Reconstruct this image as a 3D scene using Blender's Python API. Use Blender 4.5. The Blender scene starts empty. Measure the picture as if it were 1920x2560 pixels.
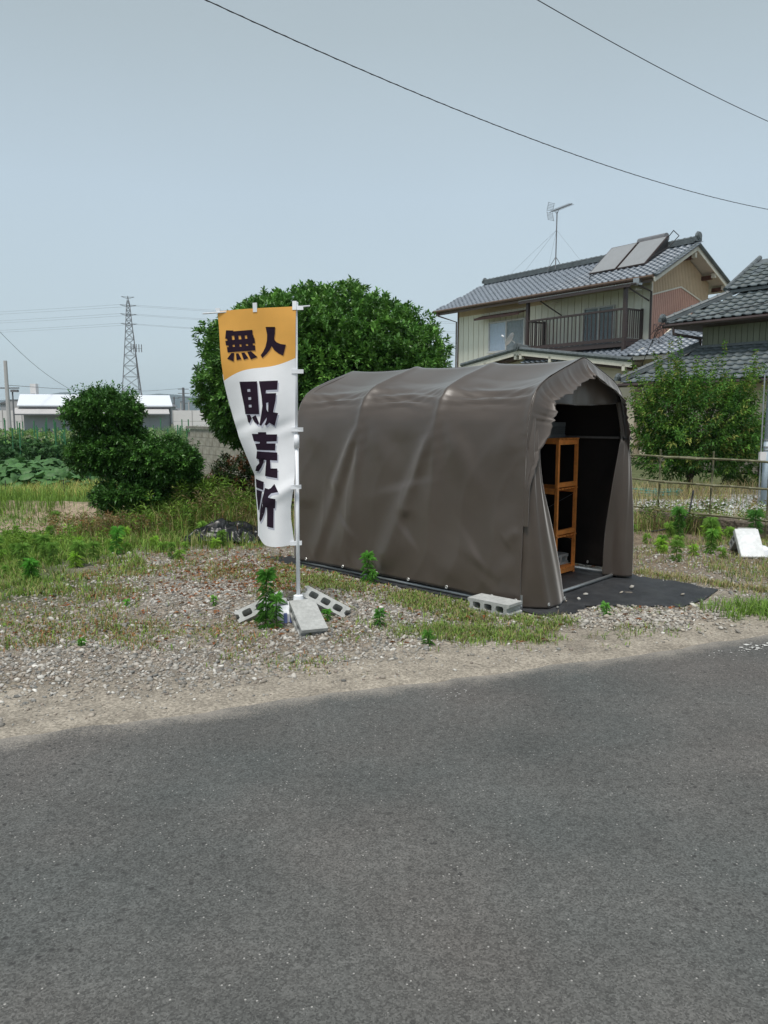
import bpy, bmesh, math, random
import numpy as np
from mathutils import Vector, Matrix, noise as mnoise
from mathutils.geometry import tessellate_polygon
random.seed(7); rng = np.random.default_rng(7)
SC = bpy.context.scene; COL = SC.collection
R = math.radians; PI = math.pi
# ---------------------------------------------------------------- camera, sky, sun, exposure
cam_d = bpy.data.cameras.new('camera'); cam = bpy.data.objects.new('camera', cam_d); COL.objects.link(cam)
cam.location = (0, 0, 1.55); cam.rotation_euler = (R(90 - 7.35), 0, 0)
cam_d.sensor_fit = 'VERTICAL'; cam_d.sensor_height = 36; cam_d.lens = 36 * 1900 / 2560
cam_d.clip_start = 0.05; cam_d.clip_end = 9000
SC.camera = cam
SUN_EL, SUN_AZ = 66, 197          # azimuth clockwise from +Y (behind the camera, a little to the left)
w = bpy.data.worlds.new('World'); SC.world = w; w.use_nodes = True
nt = w.node_tree; nt.nodes.clear()
def N(tree, typ, **kw):
    n = tree.nodes.new(typ)
    for k, v in kw.items():
        if hasattr(n, k) and not isinstance(v, dict): setattr(n, k, v)
    return n
out = N(nt, 'ShaderNodeOutputWorld'); bg = N(nt, 'ShaderNodeBackground'); bg.inputs[1].default_value = 0.1
sky = N(nt, 'ShaderNodeTexSky'); sky.sky_type = 'NISHITA'; sky.sun_disc = False
sky.sun_elevation = R(SUN_EL); sky.sun_rotation = R(SUN_AZ); sky.dust_density = 4; sky.air_density = 1.0
tc = N(nt, 'ShaderNodeTexCoord'); sp = N(nt, 'ShaderNodeSeparateXYZ'); nt.links.new(tc.outputs['Generated'], sp.inputs[0])
rp = N(nt, 'ShaderNodeValToRGB'); nt.links.new(sp.outputs[2], rp.inputs[0])
el = rp.color_ramp.elements
def lin(c): return tuple(((x / 255 + .055) / 1.055) ** 2.4 if x > 10 else x / 255 / 12.92 for x in c) + (1,)
el[0].position = 0.0; el[0].color = lin((200, 216, 220))
el[1].position = 1.0; el[1].color = lin((164, 175, 182))
for p_, c_ in ((.10, (194, 211, 220)), (.26, (188, 205, 217)), (.42, (173, 187, 194)), (.60, (161, 172, 178))):
    e_ = el.new(p_); e_.color = lin(c_)
ns = N(nt, 'ShaderNodeTexNoise'); ns.inputs['Scale'].default_value = 1.6; ns.inputs['Detail'].default_value = 3
nt.links.new(tc.outputs['Generated'], ns.inputs[0])
mr = N(nt, 'ShaderNodeMapRange'); mr.inputs[3].default_value = 6.9; mr.inputs[4].default_value = 8.3
nt.links.new(ns.outputs[0], mr.inputs[0])
sc_ = N(nt, 'ShaderNodeVectorMath', operation='SCALE'); nt.links.new(rp.outputs[0], sc_.inputs[0]); nt.links.new(mr.outputs[0], sc_.inputs['Scale'])
mx = N(nt, 'ShaderNodeMix', data_type='RGBA'); mx.inputs[0].default_value = 0.92
nt.links.new(sky.outputs[0], mx.inputs[6]); nt.links.new(sc_.outputs[0], mx.inputs[7])
nt.links.new(mx.outputs[2], bg.inputs[0]); nt.links.new(bg.outputs[0], out.inputs[0])
sd = bpy.data.lights.new('sun', 'SUN'); so = bpy.data.objects.new('sun', sd); COL.objects.link(so)
sd.energy = 2.3; sd.angle = R(16); sd.color = (1, .96, .9)
a_ = R(SUN_AZ); dv = Vector((math.sin(a_) * math.cos(R(SUN_EL)), math.cos(a_) * math.cos(R(SUN_EL)), math.sin(R(SUN_EL))))
so.rotation_euler = dv.to_track_quat('Z', 'Y').to_euler(); so.location = (0, 0, 30)
vs = SC.view_settings; vs.view_transform = 'Standard'; vs.look = 'None'; vs.exposure = 0.5; vs.gamma = 1; vs.use_curve_mapping = False

# ---------------------------------------------------------------- helpers
M = {}
def mat(name, col, rough=.6, var=.12, vscale=6, bump=0, bscale=40, col2=None, metal=0, attr=False, transl=0, objrand=0, spec=.5, detail=4, bdist=.01):
    m = bpy.data.materials.new(name); m.use_nodes = True; t = m.node_tree; b = t.nodes['Principled BSDF']
    L = t.links.new
    b.inputs['Roughness'].default_value = rough; b.inputs['Metallic'].default_value = metal
    b.inputs['Specular IOR Level'].default_value = spec
    co = N(t, 'ShaderNodeTexCoord')
    nz = N(t, 'ShaderNodeTexNoise'); nz.inputs['Scale'].default_value = vscale; nz.inputs['Detail'].default_value = detail
    L(co.outputs['Object'], nz.inputs[0])
    if attr:
        at = N(t, 'ShaderNodeAttribute'); at.attribute_name = 'Col'; src = at.outputs[0]
    else:
        rg = N(t, 'ShaderNodeMix', data_type='RGBA'); rg.inputs[6].default_value = tuple(col[:3]) + (1,)
        c2 = col2 if col2 else tuple(c * .6 for c in col[:3])
        rg.inputs[7].default_value = tuple(c2[:3]) + (1,)
        mm = N(t, 'ShaderNodeMapRange'); mm.inputs[1].default_value = .42; mm.inputs[2].default_value = .72
        mm.inputs[3].default_value = 0; mm.inputs[4].default_value = 1 if col2 else min(1, var * 4)
        L(nz.outputs[0], mm.inputs[0]); L(mm.outputs[0], rg.inputs[0]); src = rg.outputs[2]
    hs = N(t, 'ShaderNodeHueSaturation'); L(src, hs.inputs['Color'])
    mv = N(t, 'ShaderNodeMapRange'); mv.inputs[1].default_value = .3; mv.inputs[2].default_value = .7
    mv.inputs[3].default_value = 1 - var; mv.inputs[4].default_value = 1 + var
    if objrand:
        oi = N(t, 'ShaderNodeObjectInfo'); mo = N(t, 'ShaderNodeMapRange'); mo.inputs[3].default_value = 1 - objrand; mo.inputs[4].default_value = 1 + objrand
        L(oi.outputs['Random'], mo.inputs[0]); ml = N(t, 'ShaderNodeMath', operation='MULTIPLY')
        n2 = N(t, 'ShaderNodeTexNoise'); n2.inputs['Scale'].default_value = vscale * 3; L(co.outputs['Object'], n2.inputs[0]); L(n2.outputs[0], mv.inputs[0])
        L(mo.outputs[0], ml.inputs[0]); L(mv.outputs[0], ml.inputs[1]); L(ml.outputs[0], hs.inputs['Value'])
    else:
        n2 = N(t, 'ShaderNodeTexNoise'); n2.inputs['Scale'].default_value = vscale * 4.3; n2.inputs['Detail'].default_value = 5
        L(co.outputs['Object'], n2.inputs[0]); L(n2.outputs[0], mv.inputs[0]); L(mv.outputs[0], hs.inputs['Value'])
    L(hs.outputs[0], b.inputs['Base Color'])
    if bump:
        nb = N(t, 'ShaderNodeTexNoise'); nb.inputs['Scale'].default_value = bscale; nb.inputs['Detail'].default_value = 5
        L(co.outputs['Object'], nb.inputs[0]); bp = N(t, 'ShaderNodeBump'); bp.inputs['Strength'].default_value = bump; bp.inputs['Distance'].default_value = bdist
        L(nb.outputs[0], bp.inputs['Height']); L(bp.outputs[0], b.inputs['Normal'])
    if transl:
        tr = N(t, 'ShaderNodeBsdfTranslucent'); L(hs.outputs[0], tr.inputs[0]); ms = N(t, 'ShaderNodeMixShader'); ms.inputs[0].default_value = transl
        L(b.outputs[0], ms.inputs[1]); L(tr.outputs[0], ms.inputs[2]); L(ms.outputs[0], t.nodes['Material Output'].inputs[0])
    M[name] = m; return m

def link(name, me, m=None, parent=None, loc=None, rotz=0):
    o = bpy.data.objects.new(name, me); COL.objects.link(o)
    if m is not None and me is not None:
        for q in (m if isinstance(m, (list, tuple)) else [m]): me.materials.append(q)
    if parent: o.parent = parent
    if loc: o.location = loc
    if rotz: o.rotation_euler = (0, 0, rotz)
    return o
def tag(o, label=None, cat=None, group=None, kind=None):
    if label: o['label'] = label
    if cat: o['category'] = cat
    if group: o['group'] = group
    if kind: o['kind'] = kind
    return o
def T(name, label, cat, loc=(0, 0, 0), rotz=0, group=None):
    return tag(link(name, None, None, None, loc, rotz), label, cat, group)
def copy_tree(o, parent=None):
    c = o.copy(); COL.objects.link(c)
    if parent: c.parent = parent
    for ch in list(o.children): copy_tree(ch, c)
    return c

class MB:
    def __init__(s): s.v = []; s.f = []; s.c = []; s.mi = []; s.cur = (1, 1, 1); s.m = 0
    def add(s, vs, fs):
        b = len(s.v); s.v += [tuple(x) for x in vs]
        for f in fs: s.f.append(tuple(i + b for i in f)); s.c.append(s.cur); s.mi.append(s.m)
        return s
    def box(s, x0, x1, y0, y1, z0, z1, mt=None):
        vs = [Vector((x, y, z)) for z in (z0, z1) for y in (y0, y1) for x in (x0, x1)]
        if mt is not None: vs = [mt @ q for q in vs]
        return s.add(vs, [(0, 2, 3, 1), (4, 5, 7, 6), (0, 1, 5, 4), (1, 3, 7, 5), (3, 2, 6, 7), (2, 0, 4, 6)])
    def bar(s, a, b, w_, h_, upv=(0, 0, 1)):
        a = Vector(a); b = Vector(b); d = (b - a).normalized(); up = Vector(upv)
        if abs(d.dot(up)) > .98: up = Vector((1, 0, 0))
        sd_ = d.cross(up).normalized() * w_ / 2; u = sd_.cross(d).normalized() * h_ / 2
        vs = [a - sd_ - u, a + sd_ - u, a + sd_ + u, a - sd_ + u, b - sd_ - u, b + sd_ - u, b + sd_ + u, b - sd_ + u]
        return s.add(vs, [(0, 1, 2, 3), (7, 6, 5, 4), (0, 4, 5, 1), (1, 5, 6, 2), (2, 6, 7, 3), (3, 7, 4, 0)])
    def tube(s, pts, r, n=8, cap=True):
        pts = [Vector(p) for p in pts]; rs = r if isinstance(r, (list, tuple)) else [r] * len(pts)
        rings = []; pu = None
        for i, p in enumerate(pts):
            d = ((pts[min(i + 1, len(pts) - 1)] - pts[max(i - 1, 0)])).normalized()
            up = Vector((0, 0, 1)) if abs(d.z) < .9 else Vector((1, 0, 0))
            if pu is not None: up = pu
            a = d.cross(up).normalized(); b = a.cross(d).normalized(); pu = b
            rings.append([p + a * rs[i] * math.cos(2 * PI * k / n) + b * rs[i] * math.sin(2 * PI * k / n) for k in range(n)])
        vs = [q for rg in rings for q in rg]; fs = []
        for i in range(len(rings) - 1):
            for k in range(n):
                k2 = (k + 1) % n; fs.append((i * n + k, i * n + k2, (i + 1) * n + k2, (i + 1) * n + k))
        if cap: fs.append(tuple(range(n - 1, -1, -1))); fs.append(tuple((len(rings) - 1) * n + k for k in range(n)))
        return s.add(vs, fs)
    def prism(s, poly, axis, a, b, holes=()):
        """poly: 2D points; extruded along axis ('x','y','z') from a to b"""
        def P(q, h):
            if axis == 'x': return (h, q[0], q[1])
            if axis == 'y': return (q[0], h, q[1])
            return (q[0], q[1], h)
        loops = [list(poly)] + [list(h) for h in holes]
        flat = [q for l_ in loops for q in l_]; n = len(flat)
        tris = tessellate_polygon([[Vector((q[0], q[1], 0)) for q in l_] for l_ in loops])
        vs = [P(q, a) for q in flat] + [P(q, b) for q in flat]; fs = []
        for t in tris: fs.append(tuple(t)); fs.append(tuple(i + n for i in reversed(t)))
        st = 0
        for l_ in loops:
            m_ = len(l_)
            for i in range(m_): j = (i + 1) % m_; fs.append((st + i, st + j, st + j + n, st + i + n))
            st += m_
        return s.add(vs, fs)
    def build(s, name, m, parent=None, loc=None, rotz=0, smooth=False, bevel=0, recalc=True):
        me = bpy.data.meshes.new(name); me.from_pydata(s.v, [], s.f)
        me.polygons.foreach_set('material_index', s.mi)
        if recalc or bevel:
            bm = bmesh.new(); bm.from_mesh(me); bmesh.ops.recalc_face_normals(bm, faces=bm.faces)
            if bevel: bmesh.ops.bevel(bm, geom=bm.edges[:], offset=bevel, segments=1, affect='EDGES')
            bm.to_mesh(me); bm.free()
        if any(c != (1, 1, 1) for c in s.c) and not bevel:
            ca = me.color_attributes.new('Col', 'FLOAT_COLOR', 'CORNER')
            arr = np.array([list(s.c[p.index]) + [1] for p in me.polygons for _ in range(p.loop_total)], dtype=np.float32)
            ca.data.foreach_set('color', arr.ravel())
        if smooth: me.shade_smooth()
        return link(name, me, m, parent, loc, rotz)

def np_mesh(name, V, F, m, fcol=None, parent=None, smooth=False):
    me = bpy.data.meshes.new(name); V = np.asarray(V, np.float32); F = np.asarray(F, np.int32); k = F.shape[1]; n = len(F)
    me.vertices.add(len(V)); me.vertices.foreach_set('co', V.ravel())
    me.loops.add(n * k); me.loops.foreach_set('vertex_index', F.ravel())
    me.polygons.add(n); me.polygons.foreach_set('loop_start', np.arange(0, n * k, k, dtype=np.int32)); me.polygons.foreach_set('loop_total', np.full(n, k, np.int32))
    if smooth: me.polygons.foreach_set('use_smooth', np.ones(n, bool))
    me.update(calc_edges=True); me.validate()
    if fcol is not None:
        ca = me.color_attributes.new('Col', 'FLOAT_COLOR', 'CORNER')
        c = np.concatenate([np.repeat(fcol, k, axis=0), np.ones((n * k, 1))], 1).astype(np.float32); ca.data.foreach_set('color', c.ravel())
    return link(name, me, m, parent)

def unit(a): return a / (np.linalg.norm(a, axis=-1, keepdims=True) + 1e-9)
def leafset(P, D, L, W, col, fold=.25, droop=.0):
    """diamond leaves folded on the midrib: P base (n,3), D direction (n,3), L,W lengths; returns V,F,C"""
    n = len(P); D = unit(D); up = np.tile([0, 0, 1.], (n, 1)) + rng.normal(0, .35, (n, 3))
    S = unit(np.cross(D, up)); U = np.cross(S, D)
    L = np.asarray(L)[:, None] * np.ones((n, 1)); W = np.asarray(W)[:, None] * np.ones((n, 1))
    mid = P + D * L * .5; tip = P + D * L - np.array([0, 0, 1.]) * L * droop
    a = mid + S * W / 2 + U * W * fold; b = mid - S * W / 2 + U * W * fold
    V = np.stack([P, a, tip, b], 1).reshape(-1, 3); i = np.arange(n)[:, None] * 4
    F = np.concatenate([i + [0, 1, 2], i + [0, 2, 3]], 1).reshape(-1, 3)
    return V, F, np.repeat(col, 2, axis=0)
def joinsets(sets):
    Vs, Fs, Cs = [], [], []; o = 0
    for V, F, C_ in sets: Vs.append(V); Fs.append(F + o); Cs.append(C_); o += len(V)
    return np.concatenate(Vs), np.concatenate(Fs), np.concatenate(Cs)
def pick(cols, n, jit=.15):
    c = np.array(cols)[rng.integers(0, len(cols), n)]; return np.clip(c * (1 + rng.normal(0, jit, (n, 1))), .005, 1)
def vnoise(x, y, s, seed=0):
    """cheap smooth value noise for numpy arrays"""
    x = np.asarray(x) * s + seed * 17.3; y = np.asarray(y) * s + seed * 9.1
    xi = np.floor(x); yi = np.floor(y); fx = x - xi; fy = y - yi; fx = fx * fx * (3 - 2 * fx); fy = fy * fy * (3 - 2 * fy)
    def h(a, b): return np.modf(np.abs(np.sin(a * 127.1 + b * 311.7 + seed * 3.7) * 43758.5453))[0]
    return (h(xi, yi) * (1 - fx) + h(xi + 1, yi) * fx) * (1 - fy) + (h(xi, yi + 1) * (1 - fx) + h(xi + 1, yi + 1) * fx) * fy

# ---------------------------------------------------------------- materials
mat('fabric', (.060, .045, .035), .45, var=.05, vscale=1.6, col2=(.074, .058, .047), bump=.12, bscale=30, spec=.6, bdist=.004)
_f = M['fabric'].node_tree.nodes['Principled BSDF']; _f.inputs['Coat Weight'].default_value = .3; _f.inputs['Coat Roughness'].default_value = .3; _f.inputs['Sheen Weight'].default_value = .7; _f.inputs['Sheen Roughness'].default_value = .33
mat('fabric_inside_shaded', (.016, .013, .012), .75, spec=.2)  # darkened copy of the cover fabric; the tent's interior shade is in the colour
mat('shaded_pipe', (.06, .05, .045), .5)  # frame pipe colour darkened to paint in the shade under the cover
mat('grey_metal', (.42, .44, .45), .35, var=.06, metal=.7)
mat('eyelet_metal', (.6, .6, .58), .35, metal=.5)
mat('weed_mat', (.022, .024, .028), .6, var=.25, vscale=3, bump=.6, bscale=60, col2=(.04, .042, .045))
mat('concrete', (.42, .43, .42), .9, var=.14, vscale=9, bump=.8, bscale=160, bdist=.004)
mat('shelf_wood', (.80, .28, .065), .5, var=.15, vscale=8)
mat('crate_plastic', (.09, .10, .105), .5)
mat('white_plastic', (.82, .84, .88), .35, var=.03)
mat('banner_white', (.90, .91, .94), .75, var=.02, vscale=3, transl=.12)
mat('banner_orange', (.84, .43, .09), .75, var=.03, vscale=3, transl=.12)
mat('print_dark', (.022, .012, .024), .9, var=.1, spec=.15)
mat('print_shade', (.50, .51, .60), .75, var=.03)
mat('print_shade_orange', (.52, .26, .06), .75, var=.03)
mat('slate_tile', (.20, .23, .27), .40, var=.10, vscale=3, objrand=.14, spec=.6)
mat('grey_tile', (.115, .14, .155), .52, var=.15, vscale=4, objrand=.2, col2=(.085, .10, .085), spec=.4)
mat('ridge_tile', (.125, .145, .155), .42, var=.2, vscale=4)
mat('cream_siding', (.80, .80, .70), .6, var=.05, vscale=1.5, objrand=.03)
mat('tan_siding', (.58, .45, .31), .6, var=.05, vscale=1)
mat('pink_siding', (.58, .34, .27), .6, var=.05, vscale=1)
mat('green_siding', (.25, .27, .20), .65, var=.06, vscale=1.5, objrand=.05)
mat('beige_plaster', (.66, .58, .46), .85, var=.05, vscale=1)
mat('fascia_cream', (.72, .69, .60), .6, var=.08)
mat('soffit', (.60, .55, .50), .7, var=.05)
mat('brown_wood', (.075, .04, .03), .6, var=.2)
mat('brown_metal', (.055, .038, .036), .45, var=.08)
mat('red_brown', (.11, .045, .035), .5)
mat('gutter_brown', (.13, .085, .06), .4)
mat('aluminium', (.55, .56, .55), .4)
mat('curtain_blue', (.55, .68, .84), .8, var=.05, vscale=2)
mat('curtain_white', (.22, .28, .31), .8)
mat('panel_glass', (.28, .29, .30), .22, var=.04, vscale=1, spec=.6)
mat('dark_rubber', (.02, .02, .022), .6)
mat('wainscot', (.26, .235, .19), .7, var=.1, objrand=.06)
mat('block_wall', (.36, .34, .29), .95, var=.15, vscale=4, bump=.4, bscale=60, objrand=.07, col2=(.24, .22, .18))
mat('mortar', (.22, .21, .18), .95)
mat('white_roof', (.72, .76, .82), .45, var=.03)
mat('shed_grey', (.40, .43, .46), .7, var=.04)
mat('shed_canopy', (.47, .46, .46), .7, var=.05)
mat('white_panel', (.68, .66, .66), .6, var=.03, objrand=.02)
mat('steel_lattice', (.17, .175, .19), .6)
mat('wire_black', (.03, .03, .035), .6)
mat('wire_grey', (.12, .13, .14), .6)
mat('bamboo', (.17, .165, .095), .5, var=.25, vscale=9, col2=(.11, .105, .055))
mat('pole_blue', (.34, .42, .48), .4, var=.08, vscale=2)
mat('bark', (.07, .055, .04), .9, var=.3, vscale=20, bump=.8, bscale=50)
mat('leaf', (1, 1, 1), .42, attr=True, var=.12, vscale=3, transl=.18, spec=.45)
mat('leaf_matte', (1, 1, 1), .6, attr=True, var=.12, vscale=3, transl=.3, spec=.25)
mat('stone', (1, 1, 1), .9, attr=True, var=.12, vscale=30)
mat('stake_green', (.05, .20, .09), .5)
mat('tarp_black', (.009, .010, .012), .36, spec=.5)
mat('rock', (.17, .14, .11), .95, var=.3, vscale=5, bump=1, bscale=20, bdist=.05, col2=(.10, .085, .065))
mat('mountain_green', (.035, .055, .045), .95, var=.2, vscale=.01)
mat('paint_worn', (.62, .62, .6), .8)
mat('hose', (.03, .25, .24), .5)
mat('foam_white', (.75, .77, .78), .8)
mat('glass_dark', (.10, .13, .14), .12, spec=.8)
mat('label_blue', (.22, .27, .62), .5)
mat('house_far', (.35, .36, .38), .8)

def ground_mat():
    m = bpy.data.materials.new('dirt_ground'); m.use_nodes = True; t = m.node_tree; L = t.links.new; b = t.nodes['Principled BSDF']
    b.inputs['Roughness'].default_value = .95; b.inputs['Specular IOR Level'].default_value = .2
    co = N(t, 'ShaderNodeTexCoord'); at = N(t, 'ShaderNodeAttribute'); at.attribute_name = 'Col'
    f = N(t, 'ShaderNodeTexNoise'); f.inputs['Scale'].default_value = 60; f.inputs['Detail'].default_value = 8; f.inputs['Roughness'].default_value = .7; L(co.outputs['Object'], f.inputs[0])
    g = N(t, 'ShaderNodeTexNoise'); g.inputs['Scale'].default_value = 5; g.inputs['Detail'].default_value = 6; L(co.outputs['Object'], g.inputs[0])
    v = N(t, 'ShaderNodeTexVoronoi'); v.inputs['Scale'].default_value = 75; L(co.outputs['Object'], v.inputs[0])
    m1 = N(t, 'ShaderNodeMapRange'); m1.inputs[1].default_value = .3; m1.inputs[2].default_value = .7; m1.inputs[3].default_value = .6; m1.inputs[4].default_value = 1.35; L(f.outputs[0], m1.inputs[0])
    m2 = N(t, 'ShaderNodeMapRange'); m2.inputs[1].default_value = .3; m2.inputs[2].default_value = .7; m2.inputs[3].default_value = .75; m2.inputs[4].default_value = 1.2; L(g.outputs[0], m2.inputs[0])
    mu = N(t, 'ShaderNodeMath', operation='MULTIPLY'); L(m1.outputs[0], mu.inputs[0]); L(m2.outputs[0], mu.inputs[1])
    sx = N(t, 'ShaderNodeSeparateColor'); L(v.outputs['Color'], sx.inputs[0])
    m3 = N(t, 'ShaderNodeMapRange'); m3.inputs[3].default_value = .75; m3.inputs[4].default_value = 1.3; L(sx.outputs[0], m3.inputs[0])
    mw = N(t, 'ShaderNodeMath', operation='MULTIPLY'); L(mu.outputs[0], mw.inputs[0]); L(m3.outputs[0], mw.inputs[1])
    hs = N(t, 'ShaderNodeHueSaturation'); L(at.outputs[0], hs.inputs['Color']); L(mw.outputs[0], hs.inputs['Value']); L(hs.outputs[0], b.inputs['Base Color'])
    bp = N(t, 'ShaderNodeBump'); bp.inputs['Strength'].default_value = .9; bp.inputs['Distance'].default_value = .012; L(f.outputs[0], bp.inputs['Height']); L(bp.outputs[0], b.inputs['Normal'])
    M['dirt'] = m
ground_mat()
def asphalt_mat():
    m = bpy.data.materials.new('asphalt'); m.use_nodes = True; t = m.node_tree; L = t.links.new; b = t.nodes['Principled BSDF']
    b.inputs['Roughness'].default_value = .82; b.inputs['Specular IOR Level'].default_value = .35
    co = N(t, 'ShaderNodeTexCoord'); O_ = co.outputs['Object']
    def vor(s): v = N(t, 'ShaderNodeTexVoronoi'); v.inputs['Scale'].default_value = s; L(O_, v.inputs[0]); return v
    def noi(s, d=4, r=.5): v = N(t, 'ShaderNodeTexNoise'); v.inputs['Scale'].default_value = s; v.inputs['Detail'].default_value = d; v.inputs['Roughness'].default_value = r; L(O_, v.inputs[0]); return v
    def mrg(src, a, b_, c, d): n = N(t, 'ShaderNodeMapRange'); n.inputs[1].default_value = a; n.inputs[2].default_value = b_; n.inputs[3].default_value = c; n.inputs[4].default_value = d; L(src, n.inputs[0]); return n.outputs[0]
    def mul(a, b_): n = N(t, 'ShaderNodeMath', operation='MULTIPLY'); L(a, n.inputs[0]); L(b_, n.inputs[1]); return n.outputs[0]
    v1 = vor(190); s1 = N(t, 'ShaderNodeSeparateColor'); L(v1.outputs['Color'], s1.inputs[0])
    v2 = vor(95); s2 = N(t, 'ShaderNodeSeparateColor'); L(v2.outputs['Color'], s2.inputs[0])
    mpp = N(t, 'ShaderNodeMapping'); mpp.inputs['Rotation'].default_value = (0, 0, -R(20.9)); mpp.inputs['Scale'].default_value = (.12, 1.5, 1); L(O_, mpp.inputs[0]); trk = N(t, 'ShaderNodeTexNoise'); trk.inputs['Scale'].default_value = 1.0; trk.inputs['Detail'].default_value = 3; L(mpp.outputs[0], trk.inputs[0])
    base = N(t, 'ShaderNodeMix', data_type='RGBA'); base.inputs[6].default_value = (.082, .089, .087, 1); base.inputs[7].default_value = (.112, .106, .100, 1)
    L(mrg(noi(.7, 5).outputs[0], .35, .65, 0, 1), base.inputs[0])
    val = mul(mul(mrg(s1.outputs[0], 0, 1, .6, 1.42), mrg(noi(26, 6, .7).outputs[0], .3, .7, .78, 1.2)), mul(mrg(noi(1.9, 4).outputs[0], .3, .7, .88, 1.12), mrg(trk.outputs[0], .35, .65, .92, 1.08)))
    hs = N(t, 'ShaderNodeHueSaturation'); L(base.outputs[2], hs.inputs['Color']); L(val, hs.inputs['Value'])
    # light aggregate chips and dark pits
    chip = mul(mrg(s2.outputs[0], .965, .97, 0, .8), mrg(v2.outputs['Distance'], .22, .34, 1, 0))
    c1 = N(t, 'ShaderNodeMix', data_type='RGBA'); L(chip, c1.inputs[0]); L(hs.outputs[0], c1.inputs[6]); c1.inputs[7].default_value = (.42, .41, .39, 1)
    v3 = vor(38); s3 = N(t, 'ShaderNodeSeparateColor'); L(v3.outputs['Color'], s3.inputs[0])
    pit = mul(mul(mrg(s3.outputs[1], .90, .91, 0, .75), mrg(v3.outputs['Distance'], .25, .4, 1, 0)), mrg(noi(1.1, 3).outputs[0], .46, .56, 0, 1))
    c2 = N(t, 'ShaderNodeMix', data_type='RGBA'); L(pit, c2.inputs[0]); L(c1.outputs[2], c2.inputs[6]); c2.inputs[7].default_value = (.035, .035, .035, 1)
    # sand blown on to the edge: distance from the edge in the vertex colour (red)
    at = N(t, 'ShaderNodeAttribute'); at.attribute_name = 'Col'; sa = N(t, 'ShaderNodeSeparateColor'); L(at.outputs[0], sa.inputs[0])
    ad = N(t, 'ShaderNodeMath', operation='ADD'); L(sa.outputs[0], ad.inputs[0]); L(mrg(noi(3, 6, .65).outputs[0], .3, .7, -.24, .24), ad.inputs[1])
    gr = N(t, 'ShaderNodeMath', operation='ADD'); L(ad.outputs[0], gr.inputs[0]); L(mrg(noi(120, 3).outputs[0], .3, .7, -.3, .3), gr.inputs[1])
    c3 = N(t, 'ShaderNodeMix', data_type='RGBA'); L(mrg(gr.outputs[0], .35, .95, 0, .85), c3.inputs[0]); L(c2.outputs[2], c3.inputs[6]); c3.inputs[7].default_value = (.31, .285, .25, 1)
    L(c3.outputs[2], b.inputs['Base Color'])
    bp = N(t, 'ShaderNodeBump'); bp.inputs['Strength'].default_value = .7; bp.inputs['Distance'].default_value = .004
    L(s1.outputs[0], bp.inputs['Height']); L(bp.outputs[0], b.inputs['Normal'])
    M['asphalt'] = m
asphalt_mat()

# ---------------------------------------------------------------- frames of reference
TENT = Vector((1.10, 5.909, 0)); TA = R(46.65)
te = np.array([math.cos(TA), math.sin(TA)]); tl = np.array([-te[1], te[0]])
def tent_local(x, y):
    dx = np.asarray(x) - 1.10; dy = np.asarray(y) - 5.909
    return dx * te[0] + dy * te[1], dx * tl[0] + dy * tl[1]
def road_d(x, y): return -.357 * np.asarray(x) + .934 * np.asarray(y) - 3.895
def gh(x, y):
    """ground height"""
    d = road_d(x, y); k = np.clip((d - .15) / 1.2, 0, 1)
    wl, ll = tent_local(x, y)
    flat = np.clip(np.maximum(np.maximum(-.3 - wl, wl - 2.0), np.maximum(-1.1 - ll, ll - 3.0)) / .5, 0, 1)
    h = (vnoise(x, y, 1.3, 1) - .5) * .07 + (vnoise(x, y, 4.2, 2) - .5) * .02
    far = np.clip((np.asarray(y) - 9) / 4, 0, 1)
    h = h + far * (vnoise(x, y, .5, 3) - .5) * .12
    h = h + np.where(np.asarray(x) < -3.5, np.clip((-3.5 - np.asarray(x)) * 2, 0, 1) * .16 * np.exp(-((np.asarray(y) - 12.1) / .45) ** 2), 0)
    return h * k * flat - np.where(d < 0, .01, .0)

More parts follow.
